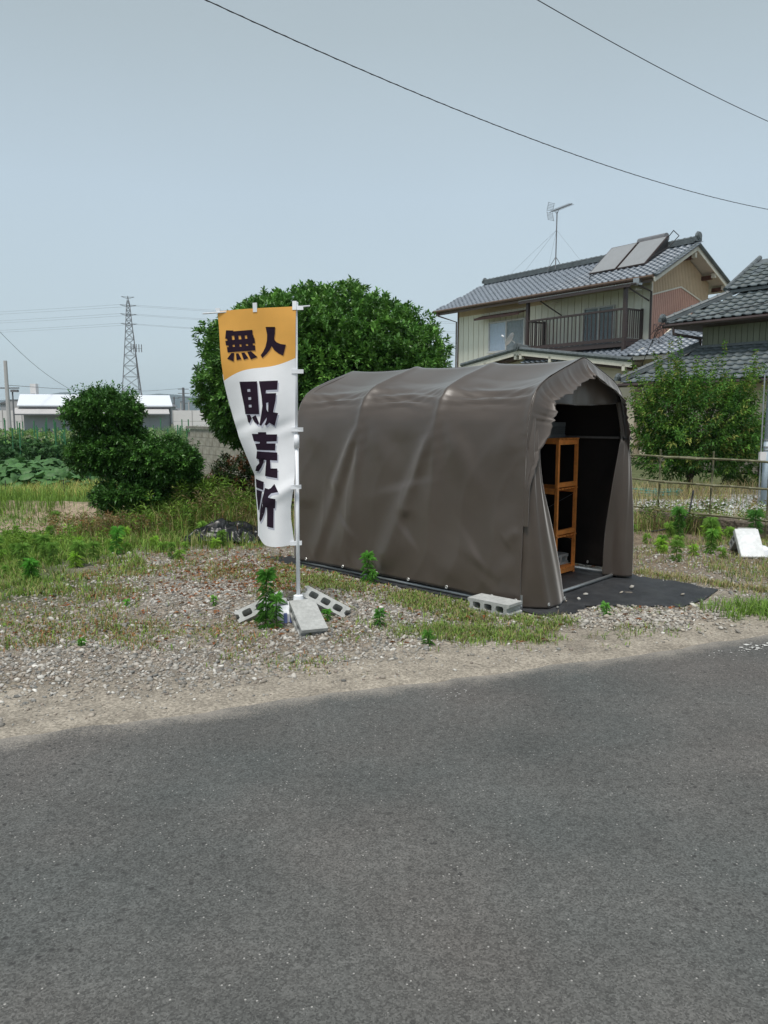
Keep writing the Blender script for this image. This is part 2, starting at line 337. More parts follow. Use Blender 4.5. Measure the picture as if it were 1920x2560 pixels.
# ---------------------------------------------------------------- ground, road, hills
def axis(lo, hi, st, ext):
    a = list(np.arange(lo, hi + 1e-6, st)); g = st
    while a[-1] < ext: g *= 1.35; a.append(a[-1] + g)
    g = st
    while a[0] > -ext: g *= 1.35; a.insert(0, a[0] - g)
    return np.array(a)
def build_ground():
    xs = axis(-8, 8, .07, 4200); ys = axis(2.6, 16, .07, 4200)
    X, Y = np.meshgrid(xs, ys); x = X.ravel(); y = Y.ravel(); z = gh(x, y)
    nx, ny = len(xs), len(ys); i = np.arange((nx - 1) * (ny - 1)); r = i // (nx - 1); c = i % (nx - 1); a = r * nx + c
    F = np.stack([a, a + 1, a + nx + 1, a + nx], 1)
    d = road_d(x, y); n1 = vnoise(x, y, 1.1, 5); n2 = vnoise(x, y, 3.1, 6); n3 = vnoise(x, y, .35, 7)
    sand = np.array([.33, .295, .245]); grav = np.array([.25, .222, .185]); soil = np.array([.19, .15, .11]); grn = np.array([.10, .115, .055]); white = np.array([.42, .43, .44])
    C = np.tile(grav, (len(x), 1))
    def mixc(C, col, k): k = np.clip(k, 0, 1)[:, None]; return C * (1 - k) + col * k
    C = mixc(C, sand, (.75 - d + (n1 - .5) * .9) / .35)
    C = mixc(C, soil, (n1 * .5 + n2 * .5 - .55) * 4 * (d > .7) * .7)
    C = mixc(C, grn, np.maximum((-2.5 - x + (n1 - .5) * 1.2) / .5, (y - 8.3 + (n1 - .5) * 1.2) / .8) * (x < 0) * .75)
    C = mixc(C, soil * 1.0, (y - 6.2 + (n1 - .5) * 1.5) * (x > 2.2) * .9)
    C = mixc(C, grn * 1.1, (y - 11.5) * .6)
    C = mixc(C, np.array([.34, .27, .2]), ((y > 9.9) & (y < 13.1) & (x < -3.6)) * np.clip((n2 + n1) * 1.2, 0, 1))
    C = mixc(C, white, ((x > 2.8) & (x < 10) & (y > 10.4) & (y < 16.2)) * (.4 + n1))
    C = mixc(C, np.array([.12, .13, .08]), (y - 24) / 10)
    o = np_mesh('ground', np.stack([x, y, z], 1), F, M['dirt'], C[F[:, 0]], smooth=True); tag(o, kind='structure')
build_ground()
def build_road():
    t_ = np.concatenate([[-4000, -400, -60, -20, -9], np.arange(-6, 9, .06), [12, 25, 60, 400, 4000]])
    ds = np.array([0, -.12, -.25, -.45, -.7, -1.2, -2.5, -5.2, -7.0]); ax = np.array([.934, .357]); nn = np.array([-.357, .934])
    V = []; C = []
    for tt in t_:
        jag = (vnoise(tt, 0, 2.2, 11) - .5) * .05 + (vnoise(tt, 0, 9, 12) - .5) * .05
        for k, d in enumerate(ds):
            dd = d + jag * (1 if k < 3 else 0); p = ax * tt + nn * (3.895 + dd); V.append((p[0], p[1], .006 - .004 * (k == 0)))
            C.append((max(0, .80 + d * 3.0),) * 3)
    m_ = len(ds); n = len(t_); F = [(i * m_ + k, (i + 1) * m_ + k, (i + 1) * m_ + k + 1, i * m_ + k + 1) for i in range(n - 1) for k in range(m_ - 1)]
    V = np.array(V); me = bpy.data.meshes.new('road'); me.from_pydata(V.tolist(), [], F)
    ca = me.color_attributes.new('Col', 'FLOAT_COLOR', 'POINT'); ca.data.foreach_set('color', np.concatenate([np.array(C), np.ones((len(C), 1))], 1).astype(np.float32).ravel())
    o = link('road', me, M['asphalt']); tag(o, kind='structure')
    # worn flecks of an edge line
    mb = MB()
    def fleck(tt, d, s):
        p = ax * tt + nn * (3.895 + d); n_ = random.randint(4, 6); a0 = random.random() * 6
        vs = [(p[0] + s * random.uniform(.5, 1.3) * math.cos(a0 + k * 2 * PI / n_), p[1] + s * random.uniform(.4, .9) * math.sin(a0 + k * 2 * PI / n_), .0105) for k in range(n_)]
        mb.add(vs, [tuple(range(n_))])
    for _ in range(420): fleck(random.uniform(3.95, 9), -.19 + random.gauss(0, .035), random.uniform(.004, .03))
    for _ in range(60): fleck(random.uniform(3.6, 4.6), -.21 + random.gauss(0, .05), random.uniform(.002, .009))
    for _ in range(50): fleck(-.72 + random.gauss(0, .06), -.25 + random.gauss(0, .015), random.uniform(.002, .01))
    for _ in range(24): fleck(1.75 + random.gauss(0, .1), -.25 + random.gauss(0, .03), random.uniform(.002, .006))
    tag(mb.build('road_marking', M['paint_worn'], recalc=False), kind='structure')
build_road()
def build_hills():
    prof = [(-2900, 60), (-2300, 85), (-1900, 62), (-1500, 53), (-1394, 61), (-1319, 76), (-1235, 86), (-1161, 84), (-1090, 70), (-1024, 79), (-919, 76), (-882, 80), (-814, 74), (-761, 70), (-708, 74), (-650, 70), (-400, 80), (0, 92), (600, 75), (1200, 88), (1900, 70), (2700, 86)]
    xs = np.arange(-2900, 2700, 12); base = np.interp(xs, [p[0] for p in prof], [p[1] for p in prof])
    rows = [(2700, 0, 0), (2780, .35, 3), (2870, .7, 5), (2950, .92, 6), (3000, 1, 2.5), (3060, .8, 5), (3200, .2, 0)]
    V = []
    for (y, k, j) in rows:
        for i, x in enumerate(xs): V.append((x, y, base[i] * k + (vnoise(x, y, .02, 4) - .5) * 2 * j + (vnoise(x, y, .008, 8) - .5) * j * 2 - (1 if k == 0 else 0)))
    n = len(xs); F = [(r * n + i, r * n + i + 1, (r + 1) * n + i + 1, (r + 1) * n + i) for r in range(len(rows) - 1) for i in range(n - 1)]
    o = np_mesh('hills', V, F, M['mountain_green'], smooth=True); tag(o, kind='structure')
build_hills()
hz = MB().box(-3400, 3400, -200, 3300, -1.5, 105).build('haze', None)
hm = bpy.data.materials.new('haze_air'); hm.use_nodes = True; ht = hm.node_tree; ht.nodes.remove(ht.nodes['Principled BSDF'])
pv = N(ht, 'ShaderNodeVolumePrincipled'); pv.inputs['Color'].default_value = (.72, .87, 1, 1); pv.inputs['Density'].default_value = .00019; pv.inputs['Anisotropy'].default_value = .0
ht.links.new(pv.outputs[0], ht.nodes['Material Output'].inputs['Volume']); hz.data.materials.append(hm); tag(hz, kind='stuff')

# ---------------------------------------------------------------- roofs
def tile_mesh(name, w_, ln, hump, m, seg=7, edge=.022):
    vs = []; fs = []
    xs = [0, .12, .25, .38, .5, .75, 1.0]; zs = [.0, .85, 1, .7, .12, -.08, .0]
    n = len(xs)
    for row, (y, dz) in enumerate(((0, -edge + .03), (0, .03), (ln * 1.12, .0))):
        for x, z in zip(xs, zs): vs.append((x * w_ * 1.01, y, z * hump + dz))
    for r in range(2):
        for i in range(n - 1): fs.append((r * n + i, r * n + i + 1, (r + 1) * n + i + 1, (r + 1) * n + i))
    me = bpy.data.meshes.new(name); me.from_pydata(vs, [], fs); me.materials.append(m)
    me.polygons.foreach_set('use_smooth', [False] * (n - 1) + [True] * (n - 1)); return me
class TileField:
    def __init__(s, parent, m): s.parent = parent; s.items = []; s.m = m
    def field(s, org, u, v, wid, hgt, cw, rl, me, inside=None):
        org = Vector(org); u = Vector(u).normalized(); v = Vector(v).normalized(); n = u.cross(v).normalized()
        for r in range(int(hgt / rl + .999)):
            for c in range(int(wid / cw + .5)):
                if inside and not inside((c + .5) * cw, (r + .5) * rl): continue
                p = org + u * (c * cw) + v * (r * rl) + n * .012
                wob = random.uniform(-.004, .004)
                mt = Matrix(((u.x, v.x, n.x, p.x), (u.y, v.y, n.y, p.y), (u.z, v.z, n.z, p.z + wob), (0, 0, 0, 1)))
                s.items.append((mt, me))
    def finish(s, cap=290, far=None):
        W_ = s.parent.matrix_world if s.parent else Matrix()
        loc = Matrix.Translation(s.root.location) @ Matrix.Rotation(s.root.rotation_euler.z, 4, 'Z')
        s.items.sort(key=lambda it: ((loc @ it[0]).translation - cam.location).length)
        for mt, me in s.items[:cap]:
            o = bpy.data.objects.new('tile', me); COL.objects.link(o); o.parent = s.parent; o.matrix_local = mt
        if len(s.items) > cap:
            V = []; F = []; b = 0
            for mt, me in s.items[cap:]:
                for q in me.vertices: V.append(mt @ q.co)
                for f in me.polygons: F.append(tuple(i + b for i in f.vertices))
                b += len(me.vertices)
            m2 = bpy.data.meshes.new('tiles'); m2.from_pydata([tuple(q) for q in V], [], F)
            o = link('tiles', m2, s.m, s.parent); o['kind'] = 'stuff'
def ridge(parent, a, b, name='ridge', layers=3, wd=.24, caps=.25, hh=.055, endcap=False):
    a = Vector(a); b = Vector(b); d = (b - a); L_ = d.length; d.normalize(); mb = MB(); u = Vector((0, 0, 1))
    for k in range(layers): mb.bar(a + u * (k * hh), b + u * (k * hh), wd - k * .02, hh * .82)
    n = max(2, int(L_ / caps))
    for i in range(n):
        p0 = a + d * (L_ * i / n); p1 = a + d * (L_ * (i + 1) / n * .999); z = u * (layers * hh + .0)
        mb.tube([p0 + z, p0 + z + d * .04, p0 + z + d * .045, p1 + z], [.078, .078, .062, .062], 8)
    return mb.build(name, M['ridge_tile'], parent, smooth=False)
def onigawara(parent, p, s=.2, name='ridge_end_tile'):
    mb = MB(); p = Vector(p)
    mb.tube([p + Vector((-.05, 0, 0)), p + Vector((.06, 0, 0))], s * .55, 12)
    mb.tube([p + Vector((.05, 0, 0)), p + Vector((.09, 0, 0))], s * .35, 12)
    mb.box(p.x - .06, p.x + .03, p.y - s * .7, p.y + s * .7, p.z - s * .7, p.z - s * .1)
    mb.tube([p + Vector((0, -s * .6, -s * .1)), p + Vector((0, -s * .2, s * .5)), p + Vector((0, s * .2, s * .5)), p + Vector((0, s * .6, -s * .1))], s * .16, 6)
    return mb.build(name, M['ridge_tile'], parent)
def corrugated(name, m, parent, x0, x1, topf, botf, q=0, axis_='q', pitch=.08, dep=.018, outw=-1):
    """vertical ribbed sheet; axis_='q' -> plane p=const(q arg) running along q"""
    n = int((x1 - x0) / pitch); vs = []; fs = []
    for i in range(n + 1):
        xa = x0 + (x1 - x0) * i / n
        for (dx, dd) in ((0, 0), (.55, 0), (.62, 1), (.93, 1)):
            xx = min(xa + dx * pitch, x1); off = q + outw * dep * dd
            for zz in (botf(xx), topf(xx)):
                vs.append((off, xx, zz) if axis_ == 'q' else (xx, off, zz))
        if i == n: break
    k = len(vs) // 2
    for i in range(k - 1): fs.append((2 * i, 2 * i + 2, 2 * i + 3, 2 * i + 1))
    me = bpy.data.meshes.new(name); me.from_pydata(vs, [], fs); return link(name, me, m, parent)

HA = math.atan2(-.814, .581)
slate = tile_mesh('slate_tile', .27, .235, .045, M['slate_tile'])
greyt = tile_mesh('grey_tile', .285, .235, .034, M['grey_tile'])
def sliding_window(parent, p0, p1, z0, z1, q, cL, cR, pane='glass_dark'):
    w_ = MB().box(p0 + .03, p1 - .03, q - .006, q + .0, z0 + .03, z1 - .03).build('window', M['curtain_white'], parent)
    f = MB()
    for a, b, c, d in ((p0, p1, z1 - .05, z1), (p0, p1, z0, z0 + .05), (p0, p0 + .05, z0 + .05, z1 - .05), (p1 - .05, p1, z0 + .05, z1 - .05)): f.box(a, b, q - .085, q - .007, c, d)
    mid = (p0 + p1) / 2; f.box(mid - .035, mid + .035, q - .08, q - .01, z0 + .05, z1 - .05); f.box(p0 - .04, p1 + .04, q - .12, q - .086, z0 - .04, z0 + .0)
    f.build('frame', M['aluminium'], w_)
    for (a, b, cm) in ((p0 + .05, mid - .035, cL), (mid + .035, p1 - .05, cR)):
        n = 26; V = []
        for i in range(n + 1):
            x = a + (b - a) * i / n; dy = q - .02 - .012 * math.sin(i * 1.9) * (1 if i % 2 else .6)
            V += [(x, dy, z0 + .05), (x, dy, z1 - .06)]
        me = bpy.data.meshes.new('curtain'); me.from_pydata(V, [], [(2 * i, 2 * i + 2, 2 * i + 3, 2 * i + 1) for i in range(n)]); link('curtain', me, M[cm], w_)
        g = MB().box(a, b, q - .060, q - .056, z0 + .05, z1 - .05).build('pane', M['window_glass'], w_)
    return w_
gm = bpy.data.materials.new('window_glass'); gm.use_nodes = True; t = gm.node_tree; b = t.nodes['Principled BSDF']; b.inputs['Roughness'].default_value = .05
b.inputs['Base Color'].default_value = (.5, .55, .58, 1); tr = N(t, 'ShaderNodeBsdfTransparent'); ms = N(t, 'ShaderNodeMixShader'); ms.inputs[0].default_value = .13
t.links.new(tr.outputs[0], ms.inputs[1]); t.links.new(b.outputs[0], ms.inputs[2]); t.links.new(ms.outputs[0], t.nodes['Material Output'].inputs[0]); M['window_glass'] = gm

# ---------------------------------------------------------------- main two-storey house
def main_house():
    H = T('two_storey_house', 'two storey cream sided house with a slate tiled roof and upstairs balcony', 'house', (9.5, 27.8, 0), HA)
    MB().box(-10.36, -.02, .04, 3.5, 0, 6.28).build('wall', M['beige_plaster'], H)
    # siding boards of the front
    bw = .345; n = 30
    sp_ = MB().box(0, bw - .03, -.02, 0, 0, 1).build('siding_panel', M['cream_siding'], H); sm = sp_.data; first = True
    for i in range(n):
        o = sp_ if first else bpy.data.objects.new('siding_panel', sm)
        if not first: COL.objects.link(o); o.parent = H
        first = False; x = -10.36 + i * bw; o.location = (x, .03, 3.7); o.scale = (1, 1, 2.3 if x < -5 else 2.4)
    MB().box(-10.36, -5.0, -.005, .035, 6.0, 6.29).build('eave_band', M['tan_siding'], H)
    MB().box(-10.42, -10.365, -.03, .06, 2.5, 6.25).build('corner_trim', M['gutter_brown'], H)
    # gable wall
    zr = lambda q: 6.24 + (q + .65) * .545 if q < 1.75 else 7.55 - (q - 1.75) * .56
    zr2 = lambda q: max(zr(q) - .1, 6.0)
    pk = lambda q: 5.75 + (.42 * (q / 1.71) if q < 1.71 else .42 - (q - 1.71) * .30)
    corrugated('gable_siding', M['tan_siding'], H, .0, 3.5, zr2, lambda q: pk(q) + .0, q=.012, pitch=.09, outw=1)
    corrugated('pink_siding', M['pink_siding'], H, .0, 3.5, lambda q: pk(q) - .02, lambda q: 3.7, q=.014, pitch=.11, outw=1)['label'] = 'salmon pink ribbed siding of the gable wall'
    tb = MB(); tb.bar((.045, 0, 5.76), (.045, 1.71, 6.18), .03, .05); tb.bar((.045, 1.71, 6.18), (.045, 3.5, 5.64), .03, .05); tb.box(-.02, .05, -.04, .02, 2.5, 6.2); tb.build('trim', M['fascia_cream'], H)
    # roof slabs
    def slab(q0, z0, q1, z1, pA, pB, th=.11):
        return [(q0, z0), (q1, z1), (q1, z1 - th), (q0, z0 - th)]
    rf = MB(); rf.prism(slab(-.65, 6.30, 1.75, 7.61, 0, 0), 'x', -10.9, .62); rf.prism(slab(1.755, 7.61, 4.15, 6.27, 0, 0), 'x', -10.9, .62)
    rf = rf.build('roof', M['soffit'], H)
    s = math.hypot(2.4, 1.31)
    tf = TileField(rf, M['slate_tile']); tf.root = H
    vdir = Vector((0, 2.4, 1.31)).normalized()
    tf.field((-11.35, -.72, 6.27), (1, 0, 0), vdir, 12.05, s, .27, .225, slate, lambda x, y: x > .72 * (y / s) - .02)
    # lower roof (first storey), under the balcony and to the right
    lr = MB(); lr.prism([(-1.55, 3.50), (1.9, 5.07), (1.9, 4.97), (-1.55, 3.38)], 'x', .5, 3.4); lr.prism([(-1.45, 3.52), (-.02, 4.14), (-.02, 4.04), (-1.45, 3.40)], 'x', -4.9, .495)
    lr = lr.build('roof', M['soffit'], H); lr['label'] = 'lower tiled roof between the two houses'
    v2 = Vector((0, 3.45, 1.57)).normalized()
    tf2 = TileField(lr, M['slate_tile']); tf2.root = H
    tf2.field((.5, -1.6, 3.49), (1, 0, 0), v2, 2.9, 3.75, .27, .225, slate)
    tf2.field((-4.9, -1.5, 3.52), (1, 0, 0), v2, 5.3, 1.55, .27, .225, slate)
    tf2.finish(80)
    tf.finish(210)
    MB().prism([(-1.2, 3.66), (1.7, 4.98), (1.7, 5.28), (-.0, 4.2), (-1.2, 3.72)], 'x', .42, .495).build('verge_board', M['fascia_cream'], H)
    MB().box(.45, 3.4, -.9, 3.4, 0, 3.6).build('wall', M['beige_plaster'], H)
    ridge(H, (-10.45, 1.75, 7.68), (.55, 1.75, 7.68), layers=3, wd=.26)
    onigawara(H, (.62, 1.75, 7.88), .26); onigawara(H, (-10.52, 1.75, 7.86), .2)
    # barge boards, verge tiles, purlins
    for (a, b) in (((.6, -.72, 6.13), (.6, 1.75, 7.48)), ((.6, 1.75, 7.48), (.6, 4.2, 6.12))):
        m_ = MB().bar(a, b, .04, .16); m_.build('barge_board', M['fascia_cream'], H)
        a2 = Vector(a) + Vector((.04, 0, .15)); b2 = Vector(b) + Vector((.04, 0, .15)); v_ = MB(); n = 11
        for i in range(n):
            p0 = a2.lerp(b2, i / n); p1 = a2.lerp(b2, (i + .97) / n); v_.tube([p0, p1], .065, 7)
        v_.build('verge_tile', M['ridge_tile'], H)
    for q, z in ((1.75, 7.2), (3.05, 6.62), (3.75, 6.25)):
        MB().box(.03, .42, q - .06, q + .06, z - .09, z + .06).build('purlin', M['red_brown'], H)
        MB().box(.42, .57, q - .05, q + .05, z - .05, z + .12).build('bracket', M['fascia_cream'], H)
    g = MB(); g.tube([(-11.3, -.78, 6.27), (.6, -.78, 6.24)], .06, 8); g.build('gutter', M['gutter_brown'], H)
    MB().box(-11.2, .55, -.69, -.655, 6.10, 6.23).build('fascia', M['gutter_brown'], H)
    d = MB(); d.tube([(-11.0, -.74, 6.22), (-11.0, -.74, 6.08), (-10.47, -.05, 5.8), (-10.47, -.05, 2.5)], .035, 7); d.build('downpipe', M['gutter_brown'], H)
    d = MB(); d.tube([(-.0, -.78, 6.2), (-.0, -.7, 6.02), (.08, -.1, 5.85), (.08, -.08, 4.0), (.5, -.2, 3.85)], .04, 7); d.build('downpipe', M['brown_metal'], H)
    MB().box(-.14, .1, -.86, -.66, 6.02, 6.25).build('rainwater_hopper', M['grey_metal'], H)
    # windows
    sliding_window(H, -8.27, -6.08, 4.26, 5.56, -.0, 'curtain_blue', 'curtain_white')
    sliding_window(H, -2.95, -1.52, 4.12, 5.58, -.0, 'curtain_white', 'curtain_white')
    aw = MB(); aw.prism([(-.5, 5.70), (-.01, 5.86), (-.01, 5.90), (-.5, 5.74)], 'x', -8.75, -6.0); aw.box(-8.75, -6.0, -.52, -.49, 5.66, 5.75); aw.build('awning', M['red_brown'], H)
    # balcony
    ba = MB().box(-5.05, -.25, -1.0, -.03, 3.93, 4.1).build('balcony', M['brown_metal'], H)
    def part(n_, f, m_='brown_metal'): mb = MB(); f(mb); return mb.build(n_, M[m_], ba)
    for (p_, z0, z1) in ((-5.0, 3.7, 6.02), (-.32, 3.55, 6.0)): part('post', lambda mb: mb.box(p_ - .06, p_ + .06, -1.06, -.94, z0, z1))
    part('rail', lambda mb: mb.box(-4.93, -.39, -1.04, -.96, 5.20, 5.27)); part('rail', lambda mb: mb.box(-4.93, -.39, -1.03, -.97, 4.12, 4.24))
    for p_ in (-4.97, -.30): part('side_rail', lambda mb: mb.box(p_ - .03, p_ + .03, -.93, -.06, 5.2, 5.26)); part('side_rail', lambda mb: mb.box(p_ - .03, p_ + .03, -.93, -.06, 4.12, 4.22))
    part('post', lambda mb: mb.box(-.34, -.26, -.10, -.03, 4.05, 5.3)); part('post', lambda mb: mb.box(-5.02, -4.94, -.10, -.03, 4.05, 5.3))
    b0 = MB().box(-.016, .016, -.014, .014, 4.24, 5.2).build('baluster', M['brown_metal'], ba, loc=(-4.75, -1, 0))
    def bal(x, y): o = b0.copy(); COL.objects.link(o); o.location = (x, y, 0)
    for i in range(1, 24): bal(-4.75 + i * .185, -1)
    for p_ in (-4.97, -.30):
        for i in range(7): bal(p_, -.85 + i * .115)
    br = MB(); br.prism([(-1.15, 5.99), (-.02, 6.19), (-.02, 6.22), (-1.15, 6.03)], 'x', -5.35, .0); br.box(-5.35, 0, -1.2, -1.15, 5.93, 6.03)
    br.build('balcony_roof', M['brown_metal'], ba)
    rb = MB()
    for i in range(50): x = -5.3 + i * .107; rb.bar((x, -1.22, 6.045), (x, -.3, 6.2), .05, .03)
    rb.build('roof_rib', M['grey_metal'], ba)['kind'] = 'stuff'
    part('brace', lambda mb: mb.bar((-4.45, -.9, 5.98), (-4.1, -.03, 5.45), .04, .04)); part('brace', lambda mb: mb.bar((-.35, -.9, 6.0), (-.05, -.03, 5.55), .04, .04))
    for p_ in (-4.4, -.5):
        mb = MB()
        for k in range(9): mb.box(p_ - .25 + k * .06, p_ - .22 + k * .06, -.55, -.2, 5.93, 5.96)
        mb.box(p_ - .27, p_ + .27, -.57, -.55, 5.9, 5.98); mb.build('vent_grille', M['fascia_cream'], ba)
    # entrance gable in front
    gz = lambda p_: 4.08 + (p_ + 5) * (.14 if p_ < -5 else -.137)
    eg = MB(); eg.prism([(-8.35, gz(-8.35)), (-5, 4.08), (-5, 3.98), (-8.35, gz(-8.35) - .1)], 'y', -1.5, -.0); eg.prism([(-5, 4.08), (.4, gz(.4)), (.4, gz(.4) - .1), (-5, 3.98)], 'y', -1.5, -.55)
    eg = eg.build('entrance_roof', M['soffit'], H)
    for (a, b) in (((-8.4, -1.52, gz(-8.4) - .11), (-5, -1.52, 3.97)), ((-5, -1.52, 3.97), (.45, -1.52, gz(.45) - .11))):
        MB().bar(a, b, .04, .17).build('barge_board', M['fascia_cream'], eg)
        a2 = Vector(a) + Vector((0, -.0, .17)); b2 = Vector(b) + Vector((0, -.0, .17)); L_ = (b2 - a2).length; n = int(L_ / .26)
        for i in range(n):
            p0 = a2.lerp(b2, i / n); p1 = a2.lerp(b2, (i + .96) / n); MB().tube([p0 + Vector((0, 0, .01)), p1], .085, 8).build('verge_tile', M['ridge_tile'], eg)
    onig = MB(); onig.tube([(-5, -1.66, 4.2), (-5, -1.4, 4.2)], .15, 14); onig.tube([(-5, -1.69, 4.2), (-5, -1.65, 4.2)], .09, 12); onig.build('ridge_end_tile', M['ridge_tile'], eg)
    r_ = MB(); r_.tube([(-5, -1.4, 4.22), (-5, -.05, 4.22)], .09, 8); r_.build('ridge', M['ridge_tile'], eg)
    MB().box(-7.9, .2, -.95, .0, 0, 3.45).build('entrance_wall', M['beige_plaster'], H)
    MB().prism([(-7.9, 3.46), (-5, 3.86), (.2, 3.46)], 'y', -.95, -.3).build('entrance_gable', M['beige_plaster'], H)
    for p_ in (-6.9, -5.13, -4.85, -3.3, -1.5, .1):
        MB().box(p_ - .06, p_ + .06, -1.54, -1.3, gz(p_) - .34, gz(p_) - .12).build('rafter_end', M['fascia_cream'], eg)
    for (a, b) in (((-8.0, gz(-8.0) - .2), (-5, 3.86)), ((-5, 3.86), (.2, gz(.2) - .2))):
        MB().bar((a[0], -1.2, a[1] - .04), (b[0], -1.2, b[1] - .04), .4, .1).build('eave_beam', M['brown_wood'], eg)
    # second roof glimpsed left behind
    MB().prism([(2.0, 3.6), (3.6, 4.5), (5.2, 3.6)], 'x', -13.5, -10.4).build('rear_roof', M['ridge_tile'], H)
    return H
HOUSE = main_house()
def house_pt(p_, q_, z_):
    c, s = math.cos(HA), math.sin(HA); return Vector((9.5 + p_ * c - q_ * s, 27.8 + p_ * s + q_ * c, z_))
# solar water heater
def solar():
    S_ = T('solar_water_heater', 'two panel solar water heater tilted on the slate roof near its gable', 'solar heater', house_pt(-1.75, .9, 7.3), HA)
    def L_(p_, q_, z_): return Vector((p_ + 1.75, q_ - .9, z_ - 7.3))
    for k in range(2):
        p0 = -3.05 + k * 1.29; p1 = p0 + 1.22
        a = L_(p0, .28, 6.95); b = L_(p1, .28, 6.95); c = L_(p1, 1.60, 8.08); d = L_(p0, 1.60, 8.08); n = (b - a).cross(d - a).normalized()
        mb = MB(); mb.add([a, b, c, d, a - n * .08, b - n * .08, c - n * .08, d - n * .08], [(4, 7, 6, 5), (0, 4, 5, 1), (1, 5, 6, 2), (2, 6, 7, 3), (3, 7, 4, 0), (0, 1, 2, 3)])
        pn = mb.build('collector_panel', M['brown_metal'], S_)
        g = MB(); u = (b - a).normalized() * .035; v = (d - a).normalized() * .035
        g.add([a + u + v + n * .004, b - u + v + n * .004, c - u - v + n * .004, d + u - v + n * .004], [(0, 1, 2, 3)]); g.build('cover_glass', M['panel_glass'], pn)
    t_ = MB(); t_.tube([L_(-1.95, 1.85, 8.1), L_(-.75, 1.85, 8.1)], .17, 12); t_.build('storage_tank', M['steel_lattice'], S_, smooth=False)
    sd_ = MB(); sd_.add([L_(-.53, .5, 7.05), L_(-.53, 1.58, 8.0), L_(-.53, 1.75, 7.6), L_(-.57, .5, 7.05), L_(-.57, 1.58, 8.0), L_(-.57, 1.75, 7.6)], [(0, 1, 2), (3, 5, 4), (0, 3, 4, 1), (1, 4, 5, 2)]); sd_.build('side_plate', M['dark_rubber'], S_)
    f = MB()
    for p_ in (-2.9, -1.8, -.65): f.bar(L_(p_, 1.5, 8.0), L_(p_, 1.6, 7.55), .04, .04)
    f.build('support_frame', M['grey_metal'], S_)
    h_ = MB(); h_.tube([L_(-.6, 1.7, 8.05), L_(-.1, 1.3, 8.15), L_(.2, 1.2, 7.9), L_(-.0, .9, 7.5), L_(-.5, .6, 7.2)], .018, 5); h_.tube([L_(-2.2, .25, 6.95), L_(-2.5, .0, 6.85), L_(-2.6, -.2, 6.72), L_(-2.5, -.35, 6.62)], .018, 5); h_.build('hose', M['dark_rubber'], S_)
solar()
def antenna():
    A = T('tv_antenna', 'tall rooftop television antenna mast with a yagi array and guy wires', 'antenna', house_pt(-6.1, 1.75, 7.8), HA)
    m_ = MB(); m_.tube([(0, 0, .0), (0, 0, 2.3)], .025, 6); m_.build('mast', M['steel_lattice'], A)
    l_ = MB()
    for a in range(4): x, y = .35 * math.cos(a * PI / 2 + .7), .35 * math.sin(a * PI / 2 + .7); l_.tube([(0, 0, .45), (x, y, -.12)], .015, 5)
    l_.build('tripod', M['steel_lattice'], A)
    bm = MB(); bm.tube([(-.42, 0, 2.36), (.82, 0, 2.46)], .016, 5); bm.tube([(-.15, 0, 2.36), (0, 0, 2.2), (.12, 0, 2.4)], .012, 5); bm.build('boom', M['steel_lattice'], A)
    e_ = MB()
    for i in range(13): x = -.2 + i * .08; z = 2.36 + (x + .42) * .08; e_.tube([(x, -.17, z), (x, .17, z)], .009, 4); e_.bar((x, 0, z - .05), (x, 0, z + .05), .012, .012)
    e_.build('director', M['steel_lattice'], A)
    rf = MB()
    for sgn in (1, -1):
        for k in range(6): z = 2.38 + sgn * (.05 + k * .06); x = -.42 + abs(z - 2.38) * .25; rf.tube([(x - .0, -.2, z), (x, .2, z)], .008, 4)
        for y in (-.17, .17): rf.tube([(-.42, y, 2.4), (-.42 + .09, y, 2.38 + sgn * .37)], .008, 4)
    rf.build('reflector', M['steel_lattice'], A)
    for (x, y, z) in ((-2.6, -.5, -.2), (1.9, -.6, -.1), (.8, -1.4, -.6), (-.9, -1.4, -.6)): g = MB(); g.tube([(0, 0, 1.55), (x, y, z)], .004, 4); g.build('guy_wire', M['wire_grey'], A)
antenna()
def dish():
    D = T('satellite_dish', 'small white satellite dish on the entrance roof under the left window', 'satellite dish', house_pt(-5.65, -1.3, 4.12), HA)
    m_ = MB(); m_.tube([(.25, 0, -.05), (.25, 0, .3), (.08, .0, .4)], .02, 6); m_.build('bracket', M['grey_metal'], D)
    V = []; F = []; n = 20; R_ = .29; ax = Vector((-.75, -.35, .5)).normalized(); s1 = ax.cross(Vector((0, 0, 1))).normalized(); s2 = ax.cross(s1)
    c = Vector((.04, 0, .42))
    for i in range(6):
        for k in range(n): r = R_ * i / 5; V.append(c + s1 * r * math.cos(2 * PI * k / n) + s2 * r * math.sin(2 * PI * k / n) + ax * (.09 * (r / R_) ** 2))
    for i in range(5):
        for k in range(n): k2 = (k + 1) % n; F.append((i * n + k, i * n + k2, (i + 1) * n + k2, (i + 1) * n + k))
    mb = MB(); mb.add(V, F); mb.build('reflector', M['white_plastic'], D, smooth=True, recalc=False)
    a = MB(); h_ = c + ax * .42 - Vector((0, 0, .05)); a.tube([c - s2 * -.28 + ax * .08, c + ax * .3 - Vector((0, 0, .22)), h_], .012, 5); a.build('feed_arm', M['grey_metal'], D)
    l_ = MB(); l_.tube([h_ - ax * .05, h_ + ax * .07], .035, 8); l_.build('receiver', M['white_plastic'], D)
dish()

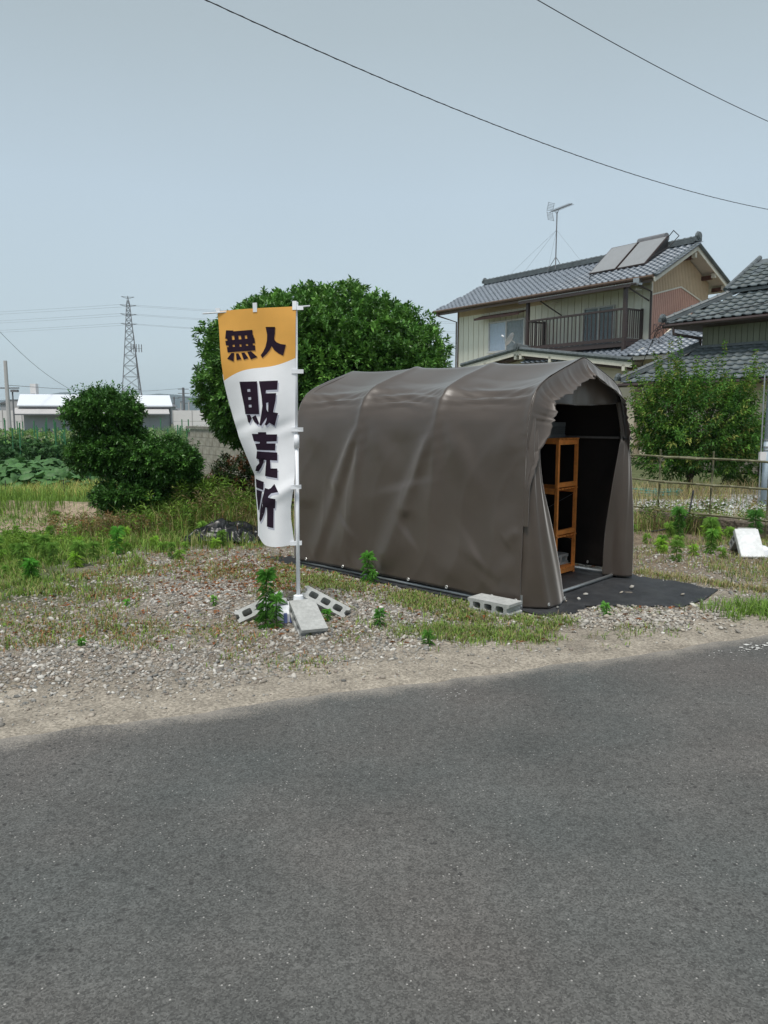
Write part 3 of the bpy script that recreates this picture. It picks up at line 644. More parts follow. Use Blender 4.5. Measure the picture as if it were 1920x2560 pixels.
# ---------------------------------------------------------------- right house
def right_house():
    H = T('tiled_hip_house', 'low house with two tiers of dark grey tiled hip roofs at the right', 'house', (7.03, 22.8, 0), HA)
    MB().box(.65, 9, .62, 6, 0, 2.42).build('wall', M['beige_plaster'], H)
    w0 = MB().box(0, .18, -.02, 0, 0, .86).build('wainscot_board', M['wainscot'], H, loc=(.65, .615, .02))
    for i in range(1, 38): o = w0.copy(); COL.objects.link(o); o.location = (.65 + i * .19, .615, .02)
    MB().box(.65, 8, .57, .60, .88, .93).build('wainscot_rail', M['wainscot'], H)
    MB().box(.3, .34, .9, 4, 0.2, 2.35).build('shutter', M['wainscot'], H)
    # lower roof
    lo = MB()
    z0, z1 = 2.44, 3.40
    lo.add([(0, 0, z0), (9, 0, z0), (9, 1.52, z1), (1.52, 1.52, z1), (0, 6, z0), (1.52, 4.5, z1), (0, 0, z0 - .1), (9, 0, z0 - .1), (0, 6, z0 - .1), (9, 6, z0 - .1)], [(0, 1, 2, 3), (0, 3, 5, 4), (6, 8, 9, 7), (0, 6, 7, 1), (0, 4, 8, 6)])
    lo = lo.build('lower_roof', M['brown_wood'], H); v = Vector((0, 1.52, .96)).normalized(); s = math.hypot(1.52, .96)
    tf = TileField(lo, M['grey_tile']); tf.root = H
    tf.field((0, -.05, z0), (1, 0, 0), v, 7.4, s + .02, .285, .235, greyt, lambda x, y: x > y * .845 + .02)
    vv = Vector((1.52, 0, .96)).normalized()
    tf.field((-.05, 4.5, z0), (0, -1, 0), vv, 4.4, s, .285, .235, greyt, lambda x, y: (4.5 - x) > y * .845 + .05)
    tf.finish(215)
    ridge(lo, (-.02, -.02, z0 + .06), (1.5, 1.5, z1 + .06), 'hip_ridge', layers=2, wd=.2); onigawara(lo, (-.08, -.05, z0 + .2), .17)
    fl = MB(); fl.box(1.45, 9, 1.40, 1.53, z1 + .03, z1 + .1); fl.build('flashing', M['ridge_tile'], lo)
    g = MB(); g.tube([(-.05, -.1, z0 - .06), (9, -.1, z0 - .06)], .055, 8); g.build('gutter', M['brown_metal'], H)
    # upper wall boards
    MB().box(1.6, 9, 1.6, 4.4, 3.3, 4.25).build('upper_wall', M['green_siding'], H)
    b0 = MB().box(0, .155, -.02, 0, 0, .78).build('siding_board', M['green_siding'], H, loc=(1.55, 1.59, 3.46))
    for i in range(1, 36): o = b0.copy(); COL.objects.link(o); o.location = (1.55 + i * .17, 1.59, 3.46)
    # upper roof
    a, z2 = .85, 4.12; hq = 2.3; z3 = z2 + (hq - a) * .6; rq = 3.0; z4 = z2 + (rq - a) * .6
    up_ = MB(); up_.add([(a, a, z2), (9, a, z2), (9, hq, z3), (hq, hq, z3), (9, rq, z4), (hq + .0, rq, z4), (a, 5.15, z2), (hq, 3.7, z3), (9, 3.7, z3), (9, 5.15, z2), (a, a, z2 - .1), (9, a, z2 - .1), (a, 5.15, z2 - .1), (9, 5.15, z2 - .1)],
                     [(0, 1, 2, 3), (3, 2, 4, 5), (0, 3, 7, 6), (5, 4, 8, 7), (7, 8, 9, 6), (0, 10, 11, 1), (0, 6, 12, 10), (10, 12, 13, 11)])
    up_ = up_.build('upper_roof', M['brown_wood'], H); v = Vector((0, 1, .6)).normalized(); k = 1 / math.hypot(1, .6)
    tf = TileField(up_, M['grey_tile']); tf.root = H
    tf.field((a, a - .05, z2), (1, 0, 0), v, 6.0, (rq - a) / k, .285, .235, greyt, lambda x, y: x > min(y * k, hq - a) + .02)
    tf.field((a - .05, 4.9, z2), (0, -1, 0), Vector((1, 0, .6)).normalized(), 4.0, 1.6, .285, .235, greyt, lambda x, y: 4.05 - x > y * k + .05)
    tf.finish(210)
    ridge(up_, (a - .02, a - .02, z2 + .06), (hq, hq, z3 + .06), 'hip_ridge', layers=2, wd=.2); onigawara(up_, (a - .1, a - .06, z2 + .2), .18)
    gz_ = lambda q: z3 + .12 + (q - hq) * .62
    gb = MB(); gb.bar((hq - .35, hq - .25, gz_(hq - .25)), (hq - .35, rq + .7, gz_(rq + .7)), .05, .16); gb.build('barge_board', M['brown_wood'], up_)
    gb = MB(); gb.prism([(hq - .3, gz_(hq - .3) + .12), (rq + .7, gz_(rq + .7) + .12), (rq + .7, gz_(rq + .7) + .04), (hq - .3, gz_(hq - .3) + .04)], 'x', hq - .4, 9); gb.build('gable_roof', M['ridge_tile'], up_)
    vt = MB()
    for i in range(8): q = hq - .3 + i * .22; vt.tube([(hq - .38, q, gz_(q) + .16), (hq - .38, q + .21, gz_(q + .21) + .16)], .07, 7)
    vt.build('verge_tile', M['ridge_tile'], up_)
    tf = TileField(up_, M['grey_tile']); tf.root = H
    tf.field((hq - .3, hq - .32, gz_(hq - .3) + .12), (1, 0, 0), Vector((0, 1, .62)).normalized(), 4.2, 1.5, .285, .235, greyt)
    tf.finish(84)
    g = MB(); g.tube([(a - .05, a - .1, z2 - .06), (9, a - .1, z2 - .06)], .055, 8); g.tube([(a + .3, a - .1, z2 - .1), (a + .3, a - .1, z2 - .3), (a + .75, 1.45, z2 - .42), (1.5, 1.55, z2 - .45), (1.5, 1.55, 3.5)], .045, 7); g.build('gutter', M['brown_metal'], H)
    # loose cables on the corner
    c = MB(); rr = random.Random(3)
    P0 = Vector((a - .05, a - .3, z2 - .05))
    for k in range(5):
        pts = [P0 + Vector((rr.uniform(-.25, .25), rr.uniform(-.1, .1), rr.uniform(-.55, .15))) for _ in range(6)]; c.tube(pts, .008, 4, cap=False)
    c.tube([P0, P0 + Vector((-1.2, 1, -.9)), P0 + Vector((-2.4, 2.4, -1.1))], .012, 4); c.tube([P0, (6, -.4, z2 + .25)], .012, 4)
    c.build('cable', M['wire_black'], H)
right_house()

# ---------------------------------------------------------------- distant things
def block_wall():
    W_ = T('concrete_block_wall', 'weathered concrete block garden wall running behind the flag and big tree', 'wall', (-4.95, 19.2, 0), HA)
    MB().box(0, 7.2, .02, .09, 0, 1.1).build('mortar_core', M['mortar'], W_)
    b0 = MB().box(.004, .392, 0, .11, .004, .192).build('block', M['block_wall'], W_); me = b0.data; k = 0
    for r in range(6):
        for c in range(18):
            x = c * .4 + (.2 if r % 2 else 0)
            if k == 0: k = 1; continue
            o = bpy.data.objects.new('block', me); COL.objects.link(o); o.parent = W_; o.location = (x, random.uniform(-.003, .003), r * .197)
    for c in range(12): MB().box(c * .6 + .005, c * .6 + .595, -.03, .14, 1.19, 1.25).build('coping', M['mortar'], W_)
block_wall()
def shed():
    S_ = T('white_roofed_shed', 'long low farm shed with white metal roof and grey walls beyond the field', 'shed', (-26, 70, 0), R(20))
    MB().box(-6.3, 6.2, .0, 5, 0, 2.3).build('wall', M['shed_grey'], S_)
    for i in range(7): MB().box(-6.28 + i * 1.78, -6.28 + i * 1.78 + 1.74, -.04, 0, 0, 1.55).build('wall_panel', M['shed_grey'], S_)
    MB().prism([(-.35, 2.32), (2.6, 3.35), (5.4, 2.32), (5.4, 2.24), (2.6, 3.25), (-.35, 2.22)], 'x', -6.75, 6.45).build('roof', M['white_roof'], S_)
    MB().box(-6.6, 6.3, -.32, -.2, 2.1, 2.22).build('fascia', M['steel_lattice'], S_)
    MB().prism([(-1.3, 1.56), (-.02, 2.1), (-.02, 2.05), (-1.3, 1.5)], 'x', -6.95, 6.1).build('canopy', M['shed_canopy'], S_)
    MB().box(-6.95, 6.1, -1.36, -1.31, 1.45, 1.57).build('canopy_fascia', M['steel_lattice'], S_)
    MB().box(6.2, 6.3, -.06, .1, 0, 2.2).build('downpipe', M['steel_lattice'], S_)
    X = T('roof_vent_tower', 'narrow pale ventilation box rising behind the white roofed shed', 'vent', (-33.4, 73.5, 0))
    MB().box(-.27, .27, -.3, .3, 0, 4.4).build('duct', M['white_panel'], X); MB().box(-.17, .17, -.34, -.3, 3.0, 3.5).build('louvre', M['shed_grey'], X)
    Y = T('grey_hut', 'small grey flat roofed hut at the left end of the shed', 'hut', (-35.5, 74, 0), R(25))
    MB().box(-.8, .7, 0, 1.5, 0, 2.85).build('wall', M['shed_canopy'], Y); MB().box(-.84, .74, -.04, 1.54, 2.85, 2.93).build('roof', M['steel_lattice'], Y)
    for (x0, n, lab) in ((-41, 5, 'white panel site fence at the left of the shed'), (-19.7, 7, 'white panel site fence at the right of the shed')):
        F_ = T('site_fence', lab, 'fence', (x0, 71.5, 0)); p0 = None
        for i in range(n):
            if p0 is None: p0 = MB().box(.02, 1.76, 0, .05, .0, .86).box(.02, 1.76, 0, .05, .89, 1.88).build('fence_panel', M['white_panel'], F_); o = p0
            else: o = p0.copy(); COL.objects.link(o)
            o.location = (i * 1.8, 0, 0)
            MB().box(i * 1.8 - .04, i * 1.8 + .02, -.06, .0, 0, 1.9).build('post', M['shed_canopy'], F_)
shed()
def pylon():
    P = T('power_pylon', 'tall grey lattice power pylon standing far beyond the shed', 'pylon', (-82, 250, 0), R(20))
    mb = MB(); H_ = 39; hw = lambda z: .35 + 3.4 * (1 - z / H_) ** 1.15 if z < 37 else .25
    lv = [0, 5, 9.5, 13.5, 17, 20.3, 23, 25.5, 27.8, 29.7, 31.4, 33, 34.5, 36, 37.5]
    for sx in (-1, 1):
        for sy in (-1, 1):
            for a, b in zip(lv[:-1] , lv[1:]): mb.bar((sx * hw(a), sy * hw(a), a), (sx * hw(b), sy * hw(b), b), .2, .2)
            mb.bar((sx * hw(37.5), sy * hw(37.5), 37.5), (0, 0, 39), .12, .12)
    mb.build('leg', M['steel_lattice'], P)
    br = MB()
    for a, b in zip(lv[:-1], lv[1:]):
        for s in (-1, 1):
            A, B = hw(a), hw(b); br.bar((-A, s * A, a), (B, s * B, b), .1, .1); br.bar((A, s * A, a), (-B, s * B, b), .1, .1); br.bar((s * A, -A, a), (s * B, B, b), .1, .1); br.bar((s * A, A, a), (s * B, -B, b), .1, .1)
            br.bar((-B, s * B, b), (B, s * B, b), .1, .1); br.bar((s * B, -B, b), (s * B, B, b), .1, .1)
    br.build('bracing', M['steel_lattice'], P)
    for z, l_ in ((38.6, 2.0), (36, 2.5), (33.2, 2.5), (30.2, 2.5)):
        c = MB()
        for s in (-1, 1): c.bar((0, -.2, z), (s * l_, -.0, z + .15), .12, .12); c.bar((0, .2, z - .5), (s * l_, 0, z + .15), .1, .1)
        c.build('cross_arm', M['steel_lattice'], P)
    an = MB(); an.box(-.2, 3.6, -1.4, -1.2, 22.4, 22.5); an.bar((2.3, -1.3, 8), (1.3, -1.3, 26.5), .25, .25)
    for k in range(5): an.box(.2 + k * .8, .45 + k * .8, -1.6, -1.4, 21.3, 23.8)
    an.build('antenna_array', M['steel_lattice'], P)
    for i, (z, z_) in enumerate(((36.1, 0), (33.3, 0), (30.3, 0))):
        for s, lab in ((-2.4, 'nearer'), (2.4, 'farther')):
            for side in (-1, 1):
                mbw = MB(); pts = []
                x0, y0 = -82 + s * .35, 250 + s * .9
                for k in range(17):
                    t_ = k / 16; x = x0 + side * 190 * t_ ; y = y0 + (10 if side < 0 else -40) * t_; pts.append((x, y, z + (-.9 if side < 0 else -7) * t_ - 9 * 4 * (t_ * .5) * (1 - t_ * .5) * (.55 if side < 0 else .6)))
                mbw.tube(pts, .024, 4, cap=False); o = mbw.build('power_line', M['steel_lattice'])
                tag(o, '%s of the two %s high voltage lines strung %s from the pylon' % (lab, ('topmost', 'middle', 'lowest')[i], 'left' if side < 0 else 'right'), 'power line', 'high voltage lines on the pylon')
pylon()
def far_poles():
    def pole(x, y, h, r, lab, arms=0, lamp=False, m='shed_canopy'):
        P = T('utility_pole', lab, 'utility pole', (x, y, 0)); MB().tube([(0, 0, 0), (0, 0, h)], [r * 1.2, r], 8).build('pole', M[m], P)
        for k in range(arms): MB().box(-.9, .9, -.05, .05, h - .3 - k * .7, h - .2 - k * .7).build('cross_arm', M['steel_lattice'], P)
        if lamp: MB().box(-.1, .45, -.15, .15, h - .1, h + .1).build('lamp_head', M['steel_lattice'], P)
    pole(-29.4, 60, 5.65, .14, 'thick pale utility pole at the far left edge')
    pole(-30.3, 62, 3.87, .09, 'short dark pole just behind the thick pale utility pole', 1, m='steel_lattice')
    pole(-29.95, 62, 3.4, .06, 'thin pole with a floodlight head near the left edge', 0, True, m='steel_lattice')
    pole(-33.4, 128, 5.9, .2, 'far grey utility pole with stacked cross arms right of the shed', 3, m='steel_lattice')
    pole(-36.1, 132, 4.5, .13, 'thin far dark pole next to the shed roof end', 1, m='steel_lattice')
    pole(-35.1, 138, 3.7, .12, 'low far pale pole with a wide cross arm beside the big tree', 1, m='shed_canopy')
    pole(-39.7, 150, 3.9, .12, 'low far lamp pole between two utility poles', 0, True, m='shed_canopy')
    for (x, y, w_, h, lab) in ((-34.6, 120, 1.8, 3.2, 'small far grey house behind the shed roof end'), (-41, 150, 3.2, 2.4, 'low far building behind the right site fence'), (-78, 160, 4, 4.2, 'dark low building at the far left edge behind the white fence')):
        B = T('far_building', lab, 'building', (x, y, 0)); MB().box(-w_ / 2, w_ / 2, 0, 4, 0, h - .5).build('wall', M['house_far'], B); MB().prism([(-w_ / 2 - .3, h - .5), (0, h + .3), (w_ / 2 + .3, h - .5)], 'y', -.3, 4.3).build('roof', M['steel_lattice'], B)
    w_ = MB(); w_.tube([(-30.3 - 3.1 * t_, 62 + t_ * 66, 3.85 + 1.95 * t_ - .5 * math.sin(PI * t_)) for t_ in np.linspace(0, 1, 15)], .02, 4, cap=False)
    tag(w_.build('power_line', M['wire_grey']), 'sagging wire crossing low behind the white roofed shed', 'power line')
    w_ = MB(); w_.tube([(-12.13 - .11 * t_, 24 + t_ * 6, 4.35 - t_ * 1.85 - .2 * math.sin(PI * t_)) for t_ in np.linspace(-.6, 1, 15)], .008, 4, cap=False)
    tag(w_.build('guy_cable', M['wire_grey']), 'thin wire slanting down from the left edge to the shed roof', 'cable')
far_poles()
def overhead():
    def wire(a, b, sag, r, lab, ext=(.5, .3), twist=False):
        a = Vector(a); b = Vector(b); mb = MB(); pts = []
        for k in range(61):
            t_ = -ext[0] + (1 + ext[0] + ext[1]) * k / 60; p = a.lerp(b, t_); pts.append(p + Vector((0, 0, -sag * 4 * t_ * (1 - t_))))
        mb.tube(pts, r, 6, cap=False)
        if twist:
            pp = []
            for k in range(400):
                t_ = -ext[0] + (1 + ext[0] + ext[1]) * k / 399; p = a.lerp(b, t_) + Vector((0, 0, -sag * 4 * t_ * (1 - t_))); an_ = k * 1.35
                pp.append(p + Vector((0, math.cos(an_), math.sin(an_))) * (r * 1.2))
            mb.tube(pp, r * .55, 4, cap=False)
        tag(mb.build('overhead_cable', M['wire_black']), lab, 'cable')
    wire((-2.17, 10, 6.56), (9.7, 20, 6.67), .30, .0065, 'twisted overhead cable crossing the sky from upper left to right', twist=True)
    wire((2.24, 12, 7.57), (8.12, 17, 7.69), .06, .0065, 'shorter overhead cable in the upper right corner of the sky')
overhead()
# ---------------------------------------------------------------- tent garage
INSIDE = -1
def tent():
    G = T('tent_garage', 'dark brown fabric pipe frame tent garage with its front curtain open', 'tent', TENT, TA)
    prof = [(-.035, .055), (-.03, .25), (-.02, .5), (-.01, .8), (.0, 1.05), (.012, 1.25), (.025, 1.42), (.045, 1.55), (.085, 1.66), (.15, 1.745), (.24, 1.805), (.36, 1.855), (.5, 1.905), (.64, 1.95), (.76, 1.99), (.83, 2.015), (.865, 2.022), (.90, 2.012), (.98, 1.985), (1.1, 1.945), (1.24, 1.90), (1.36, 1.86), (1.47, 1.81), (1.56, 1.74), (1.62, 1.65), (1.655, 1.54), (1.672, 1.4), (1.685, 1.2), (1.695, .95), (1.70, .65), (1.71, .35), (1.715, .07)]
    # resample
    P = np.array(prof); seg = np.r_[0, np.cumsum(np.linalg.norm(np.diff(P, axis=0), axis=1))]; n = 190
    tt = np.linspace(0, seg[-1], n); PW = np.interp(tt, seg, P[:, 0]); PZ = np.interp(tt, seg, P[:, 1])
    k_ = np.hanning(7); k_ /= k_.sum()
    def sm(a): b = np.convolve(np.pad(a, 3, mode='reflect', reflect_type='odd'), k_, 'valid'); return b
    PW, PZ = sm(PW), sm(PZ); dW = np.gradient(PW); dZ = np.gradient(PZ); nl = np.hypot(dW, dZ); NW, NZ = -dZ / nl, dW / nl
    Ls = np.linspace(0, 2.77, 190); ribs = [0, .925, 1.86, 2.77]
    def folds(s, z):
        """wall relief (s along the tent, z height) for the left side"""
        h = 0
        def cr(a, b, wd, amp, skew=.0, f0=.38, f1=.12):
            ax, az = a; bx, bz = b; dx, dz = bx - ax, bz - az; L_ = math.hypot(dx, dz)
            t_ = ((s - ax) * dx + (z - az) * dz) / L_ ** 2; d = ((s - ax) * dz - (z - az) * dx) / L_
            wd_ = 1.25 * wd * (.8 + 1.3 * np.clip(t_, 0, 1)); f = np.clip(t_ / f0, 0, 1) * np.clip((1.02 - t_) / f1, 0, 1); f = f * f * (3 - 2 * f)
            return amp * f * np.exp(-(np.where(d > 0, d * (1 + skew), d) / wd_) ** 2)
        h = h + cr((1.78, 1.62), (2.50, .05), .06, .030, 1.0) - cr((1.84, 1.45), (2.62, .05), .09, .022)
        h = h + cr((1.78, 1.60), (2.00, .10), .05, .020, .8) + cr((1.80, 1.60), (2.2, .8), .03, .018)
        h = h + cr((.88, 1.60), (1.58, .06), .07, .032, 1.0) - cr((.98, 1.4), (1.75, .05), .09, .022)
        h = h + cr((.89, 1.62), (1.24, .62), .04, .020) + cr((.86, 1.6), (1.02, .3), .06, .016, .5, f1=.5)
        h = h + cr((.84, 1.62), (.35, .75), .06, .018, .3, f1=.6) + cr((.85, 1.6), (.62, .9), .04, .012, f1=.6)
        h = h + cr((1.74, 1.6), (1.45, .9), .06, .016, f1=.6) - cr((1.4, 1.5), (1.25, .9), .12, .016)
        h = h + cr((1.27, .72), (1.22, .66), .02, .008) + cr((.86, .1), (.45, .45), .08, .016) + cr((1.6, .08), (1.2, .5), .06, .016) + cr((2.3, .1), (1.98, .5), .06, .012)
        h = h + cr((.02, 1.5), (.42, 1.05), .07, .02, f1=.7) + cr((.03, 1.62), (.3, 1.3), .03, .014, f1=.6) + cr((.05, .85), (.35, .25), .10, .016) + cr((.02, .66), (.16, .52), .025, .012) + cr((.04, .45), (.3, .08), .05, .014)
        h = h + cr((2.7, 1.6), (2.35, 1.1), .07, .02, f1=.6) + cr((2.74, 1.5), (2.6, .6), .05, .014)
        return h
    V = []; F = []
    ph = np.linspace(0, 1, n)
    for i, s in enumerate(Ls):
        j = max(r for r in range(3) if s >= ribs[r] - 1e-9) if s < 2.77 else 2
        fr = (s - ribs[j]) / (ribs[j + 1] - ribs[j]); fr = min(max(fr, 0), 1); sag = 4 * fr * (1 - fr)
        wall = np.clip((PZ - 1.45) / .3, 0, 1); roofk = np.clip((PZ - 1.5) / .25, 0, 1)
        amp = .014 + .062 * roofk * np.clip((2.02 - PZ) / .12, .15, 1)
        h = -sag * amp
        # shoulder wrinkles radiating from rib tops, long catenary creases along the tube
        sh = np.exp(-((PZ - 1.72) / .10) ** 2)
        h += sh * .015 * np.sin((PZ * 62 + 9 * abs(fr - .5) + 2.2 * np.sin(s * 3.1)) ) * sag ** .5 * (PW < .9)
        h += sh * .006 * np.sin(PZ * 110 + 14 * fr * (1 - fr) * 3 + s * 2) * sag * (PW < .9)
        # fine pulls running off each rib, sharp-crested
        for rb_ in ribs[:3]:
            ds = s - rb_; tri = 1 - 2 * np.abs(((PZ * 9.5 + ds * 3.2 + rb_ * 1.7) % 1) - .5); h += .0045 * tri ** 3 * math.exp(-abs(ds) / .16) * np.clip((PZ - .9) / .5, 0, 1) * np.clip((1.95 - PZ) / .1, 0, 1)
        tri = 1 - 2 * np.abs(((s * 2.9 + PZ * 1.15 + .25 * np.sin(PZ * 5)) % 1) - .5); h += .0035 * tri ** 4 * np.clip((1.5 - PZ) / .5, 0, 1) * (.3 + vnoise(s, PZ, 1.4, 71))
        left = np.clip((1.68 - PZ) / .38, 0, 1) ** 1.3
        fs_ = np.array([folds(s, z) if 1 else 0 for z in PZ])
        h += np.where(PW < .86, fs_ * left, fs_ * left * .6)
        h += (vnoise(s * np.ones(n), PZ + 5 * (PW > .86), 5, 21) - .5) * .004 * (1 - .5 * roofk)
        rib = sum(math.exp(-((s - r) / .045) ** 2) for r in ribs[:3]) * .010
        h += rib * np.clip((PZ - .9) / .6, .0, 1)
        zb = np.where(ph < .02, (vnoise(s, 0., 3, 3) - .5) * .02, 0)
        for k in range(n): V.append((PW[k] + NW[k] * -h[k] * -1, s, PZ[k] + NZ[k] * h[k] + zb[k]))
    V = np.array(V).reshape(-1, 3)
    for i in range(len(Ls) - 1):
        a = i * n; F += [(a + k, a + k + 1, a + n + k + 1, a + n + k) for k in range(n - 1)]
    cov = np_mesh('cover', V, F, M['fabric'], parent=G, smooth=True)
    cov.data.materials.append(M['fabric_inside_shaded']); so_ = cov.modifiers.new('thick', 'SOLIDIFY'); so_.thickness = .004; so_.offset = INSIDE; so_.material_offset = 1
    # front hood gathered round the arch
    def arch(u_):  # u in 0..1 -> w,z,normal along the profile between both legs, from z .75 left over top to right
        x = u_ * (n - 1); return np.interp(x, np.arange(n), PW), np.interp(x, np.arange(n), PZ), np.interp(x, np.arange(n), NW), np.interp(x, np.arange(n), NZ)
    m_ = 520; V = []; F = []; kk = 14
    rr3 = np.random.default_rng(12); n1 = np.interp(np.arange(m_ + 1), np.arange(0, m_ + 12, 4.2), rr3.normal(0, 1, len(np.arange(0, m_ + 12, 4.2)))); n2 = np.interp(np.arange(m_ + 1), np.arange(0, m_ + 30, 17), rr3.normal(0, 1, len(np.arange(0, m_ + 30, 17))))
    k5 = np.hanning(5); k5 /= k5.sum(); n1 = np.convolve(np.pad(n1, 2, mode='edge'), k5, 'valid'); n2 = np.convolve(np.pad(n2, 2, mode='edge'), k5, 'valid')
    for i in range(m_ + 1):
        u_ = .125 + .75 * i / m_; w0, z0, nw, nz_ = arch(u_)
        wd = .125 + .045 * max(0, min(1, (z0 - 1.25) / .3)) + .006 * n2[i]
        fd = max(0, min(1, (z0 - .95) / .48)); fd = fd * fd * (3 - 2 * fd); wd *= .02 + .98 * fd
        if w0 > .9: wd *= .8
        for k in range(kk + 1):
            t_ = k / kk; ang = t_ * 1.5; inn = wd * math.sin(ang); outd = -(.075 * (1 - math.cos(ang * 1.15))) * (.3 + .7 * fd) - .015 * t_
            pl_ = n1[i] * .0105 * t_ ** 1.1 * fd; bg_ = n2[i] * .013 * math.sin(t_ * PI * .8) * fd * 1.9
            ww = w0 - nw * inn; zz = z0 - nz_ * inn
            V.append((ww + nw * (.012 * fd * math.sin(t_ * PI) + bg_ + pl_ * .55), .004 * fd - .002 + outd + pl_ * 1.1 + bg_ * .8 + (.012 * math.sin(t_ * 9) * n2[i] * .4 if t_ > .5 else 0), zz + nz_ * (.012 * fd * math.sin(t_ * PI) + bg_ + pl_ * .55)))
    for i in range(m_): F += [(i * (kk + 1) + k, (i + 1) * (kk + 1) + k, (i + 1) * (kk + 1) + k + 1, i * (kk + 1) + k + 1) for k in range(kk)]
    hood = np_mesh('front_hood', V, F, M['fabric'], parent=G, smooth=True); hood.modifiers.new('thick', 'SOLIDIFY').thickness = .004
    # triangular panel above the door
    V = []; F = []; nx_, nz2 = 60, 16
    for i in range(nx_ + 1):
        w_ = .16 + 1.40 * i / nx_; ztop = np.interp(w_, PW[:n][np.argsort(PW)], PZ[np.argsort(PW)]) - .03
        zb = 1.648 + .022 * (1 - ((w_ - .9) / .6) ** 2) * -1 + .02 * (w_ < .4)
        for k in range(nz2 + 1):
            t_ = k / nz2; z = zb + (max(ztop, zb + .01) - zb) * t_
            V.append((w_, .03 + .012 * math.sin(w_ * 17) * (1 - t_) + .02 * math.sin(w_ * 6 + 1) * (1 - t_), z))
    for i in range(nx_): F += [(i * (nz2 + 1) + k, (i + 1) * (nz2 + 1) + k, (i + 1) * (nz2 + 1) + k + 1, i * (nz2 + 1) + k + 1) for k in range(nz2)]
    gp = np_mesh('gable_panel', V, F, M['fabric'], parent=G, smooth=True)
    hem = MB(); pts = [(.16 + 1.40 * i / 30, .026 + .012 * math.sin((.16 + 1.4 * i / 30) * 17) + .02 * math.sin((.16 + 1.4 * i / 30) * 6 + 1), 1.648 - .022 * (1 - (((.16 + 1.4 * i / 30) - .9) / .6) ** 2) + .02 * ((.16 + 1.4 * i / 30) < .4)) for i in range(31)]
    hem.tube(pts, .0045, 4); hem.build('hem', M['fabric'], gp)
    # curtains: each row gives (z, [(w,y),...])
    def curtain(rows, nm, seed=0, sub=8):
        cols = len(rows[0][1]); zs = [r[0] for r in rows]; V = []; nz3 = 70; fine = (cols - 1) * sub
        def cat(p, t_):
            i = min(int(t_), len(p) - 2); f = t_ - i; p0 = p[max(i - 1, 0)]; p1 = p[i]; p2 = p[i + 1]; p3 = p[min(i + 2, len(p) - 1)]
            return .5 * ((2 * p1) + (-p0 + p2) * f + (2 * p0 - 5 * p1 + 4 * p2 - p3) * f * f + (-p0 + 3 * p1 - 3 * p2 + p3) * f ** 3)
        for a in range(nz3 + 1):
            tz = a / nz3 * (len(rows) - 1); z = cat(np.array(zs), tz)
            cp = [np.array([cat(np.array([r[1][c][0] for r in rows]), tz), cat(np.array([r[1][c][1] for r in rows]), tz)]) for c in range(cols)]
            for b_ in range(fine + 1):
                q = cat(np.array(cp), b_ / sub); V.append((q[0], q[1] + .006 * math.sin(b_ * .5 + z * 3 + seed), z))
        F = [(a * (fine + 1) + b_, a * (fine + 1) + b_ + 1, (a + 1) * (fine + 1) + b_ + 1, (a + 1) * (fine + 1) + b_) for a in range(nz3) for b_ in range(fine)]
        o = np_mesh(nm, V, F, M['fabric'], parent=G, smooth=True); o.modifiers.new('thick', 'SOLIDIFY').thickness = .004; return o
    curtain([(.02, [(-.01, .01), (.02, -.02), (.07, -.10), (.14, -.16), (.25, -.17), (.37, -.15), (.435, -.12)]),
             (.35, [(-.0, .01), (.02, -.03), (.05, -.09), (.10, -.13), (.20, -.14), (.30, -.13), (.37, -.10)]),
             (.7, [(.0, .01), (.02, -.03), (.04, -.07), (.08, -.10), (.14, -.11), (.21, -.10), (.27, -.08)]),
             (1.05, [(.02, .01), (.03, -.03), (.05, -.05), (.08, -.06), (.11, -.07), (.14, -.06), (.16, -.05)]),
             (1.35, [(.04, .01), (.05, -.02), (.07, -.03), (.09, -.04), (.12, -.04), (.15, -.03), (.17, -.02)]),
             (1.6, [(.06, .02), (.09, .0), (.13, -.01), (.18, -.01), (.23, .0), (.28, .01), (.33, .02)])], 'left_curtain')
    curtain([(.03, [(1.71, .0), (1.71, -.09), (1.68, -.12), (1.62, -.10), (1.59, -.03), (1.57, .05), (1.53, .10)]),
             (.45, [(1.71, .0), (1.72, -.08), (1.68, -.11), (1.62, -.08), (1.58, -.03), (1.56, .04), (1.52, .08)]),
             (.9, [(1.70, .0), (1.70, -.06), (1.67, -.08), (1.62, -.07), (1.58, -.04), (1.55, .0), (1.51, .03)]),
             (1.25, [(1.69, .0), (1.68, -.03), (1.66, -.05), (1.62, -.05), (1.59, -.04), (1.57, -.02), (1.55, .0)]),
             (1.36, [(1.67, .0), (1.66, -.02), (1.65, -.03), (1.63, -.04), (1.61, -.03), (1.59, -.01), (1.575, .0)]),
             (1.66, [(1.62, .02), (1.61, .01), (1.59, .0), (1.57, -.01), (1.55, .0), (1.52, .01), (1.50, .02)])], 'right_curtain', 2)
    k2 = MB(); k2.tube([(1.575, -.03, 1.335), (1.63, -.08, 1.325), (1.69, -.03, 1.335)], .012, 6); k2.build('tie', M['dark_rubber'], G)
    # back panel
    bp_ = MB(); poly = [(PW[i], PZ[i]) for i in range(0, n, 6)] + [(PW[-1], PZ[-1])]; bp_.prism([(a_ * .985 + .013, b_ - .01) for a_, b_ in poly], 'y', 2.735, 2.745); bp_.build('back_panel', M['fabric_inside_shaded'], G)
    # pipes
    for r in ribs:
        pts = [(PW[i] * .975 + .02, min(max(r, .03), 2.72), PZ[i] - .022) for i in range(2, n - 1, 5)]
        MB().tube(pts, .0135, 8).build('arch_pipe', M['shaded_pipe'], G, smooth=True)
    MB().tube([(.0, .0, .03), (.0, 2.74, .03)], .015, 8).build('base_pipe', M['grey_metal'], G, smooth=True)
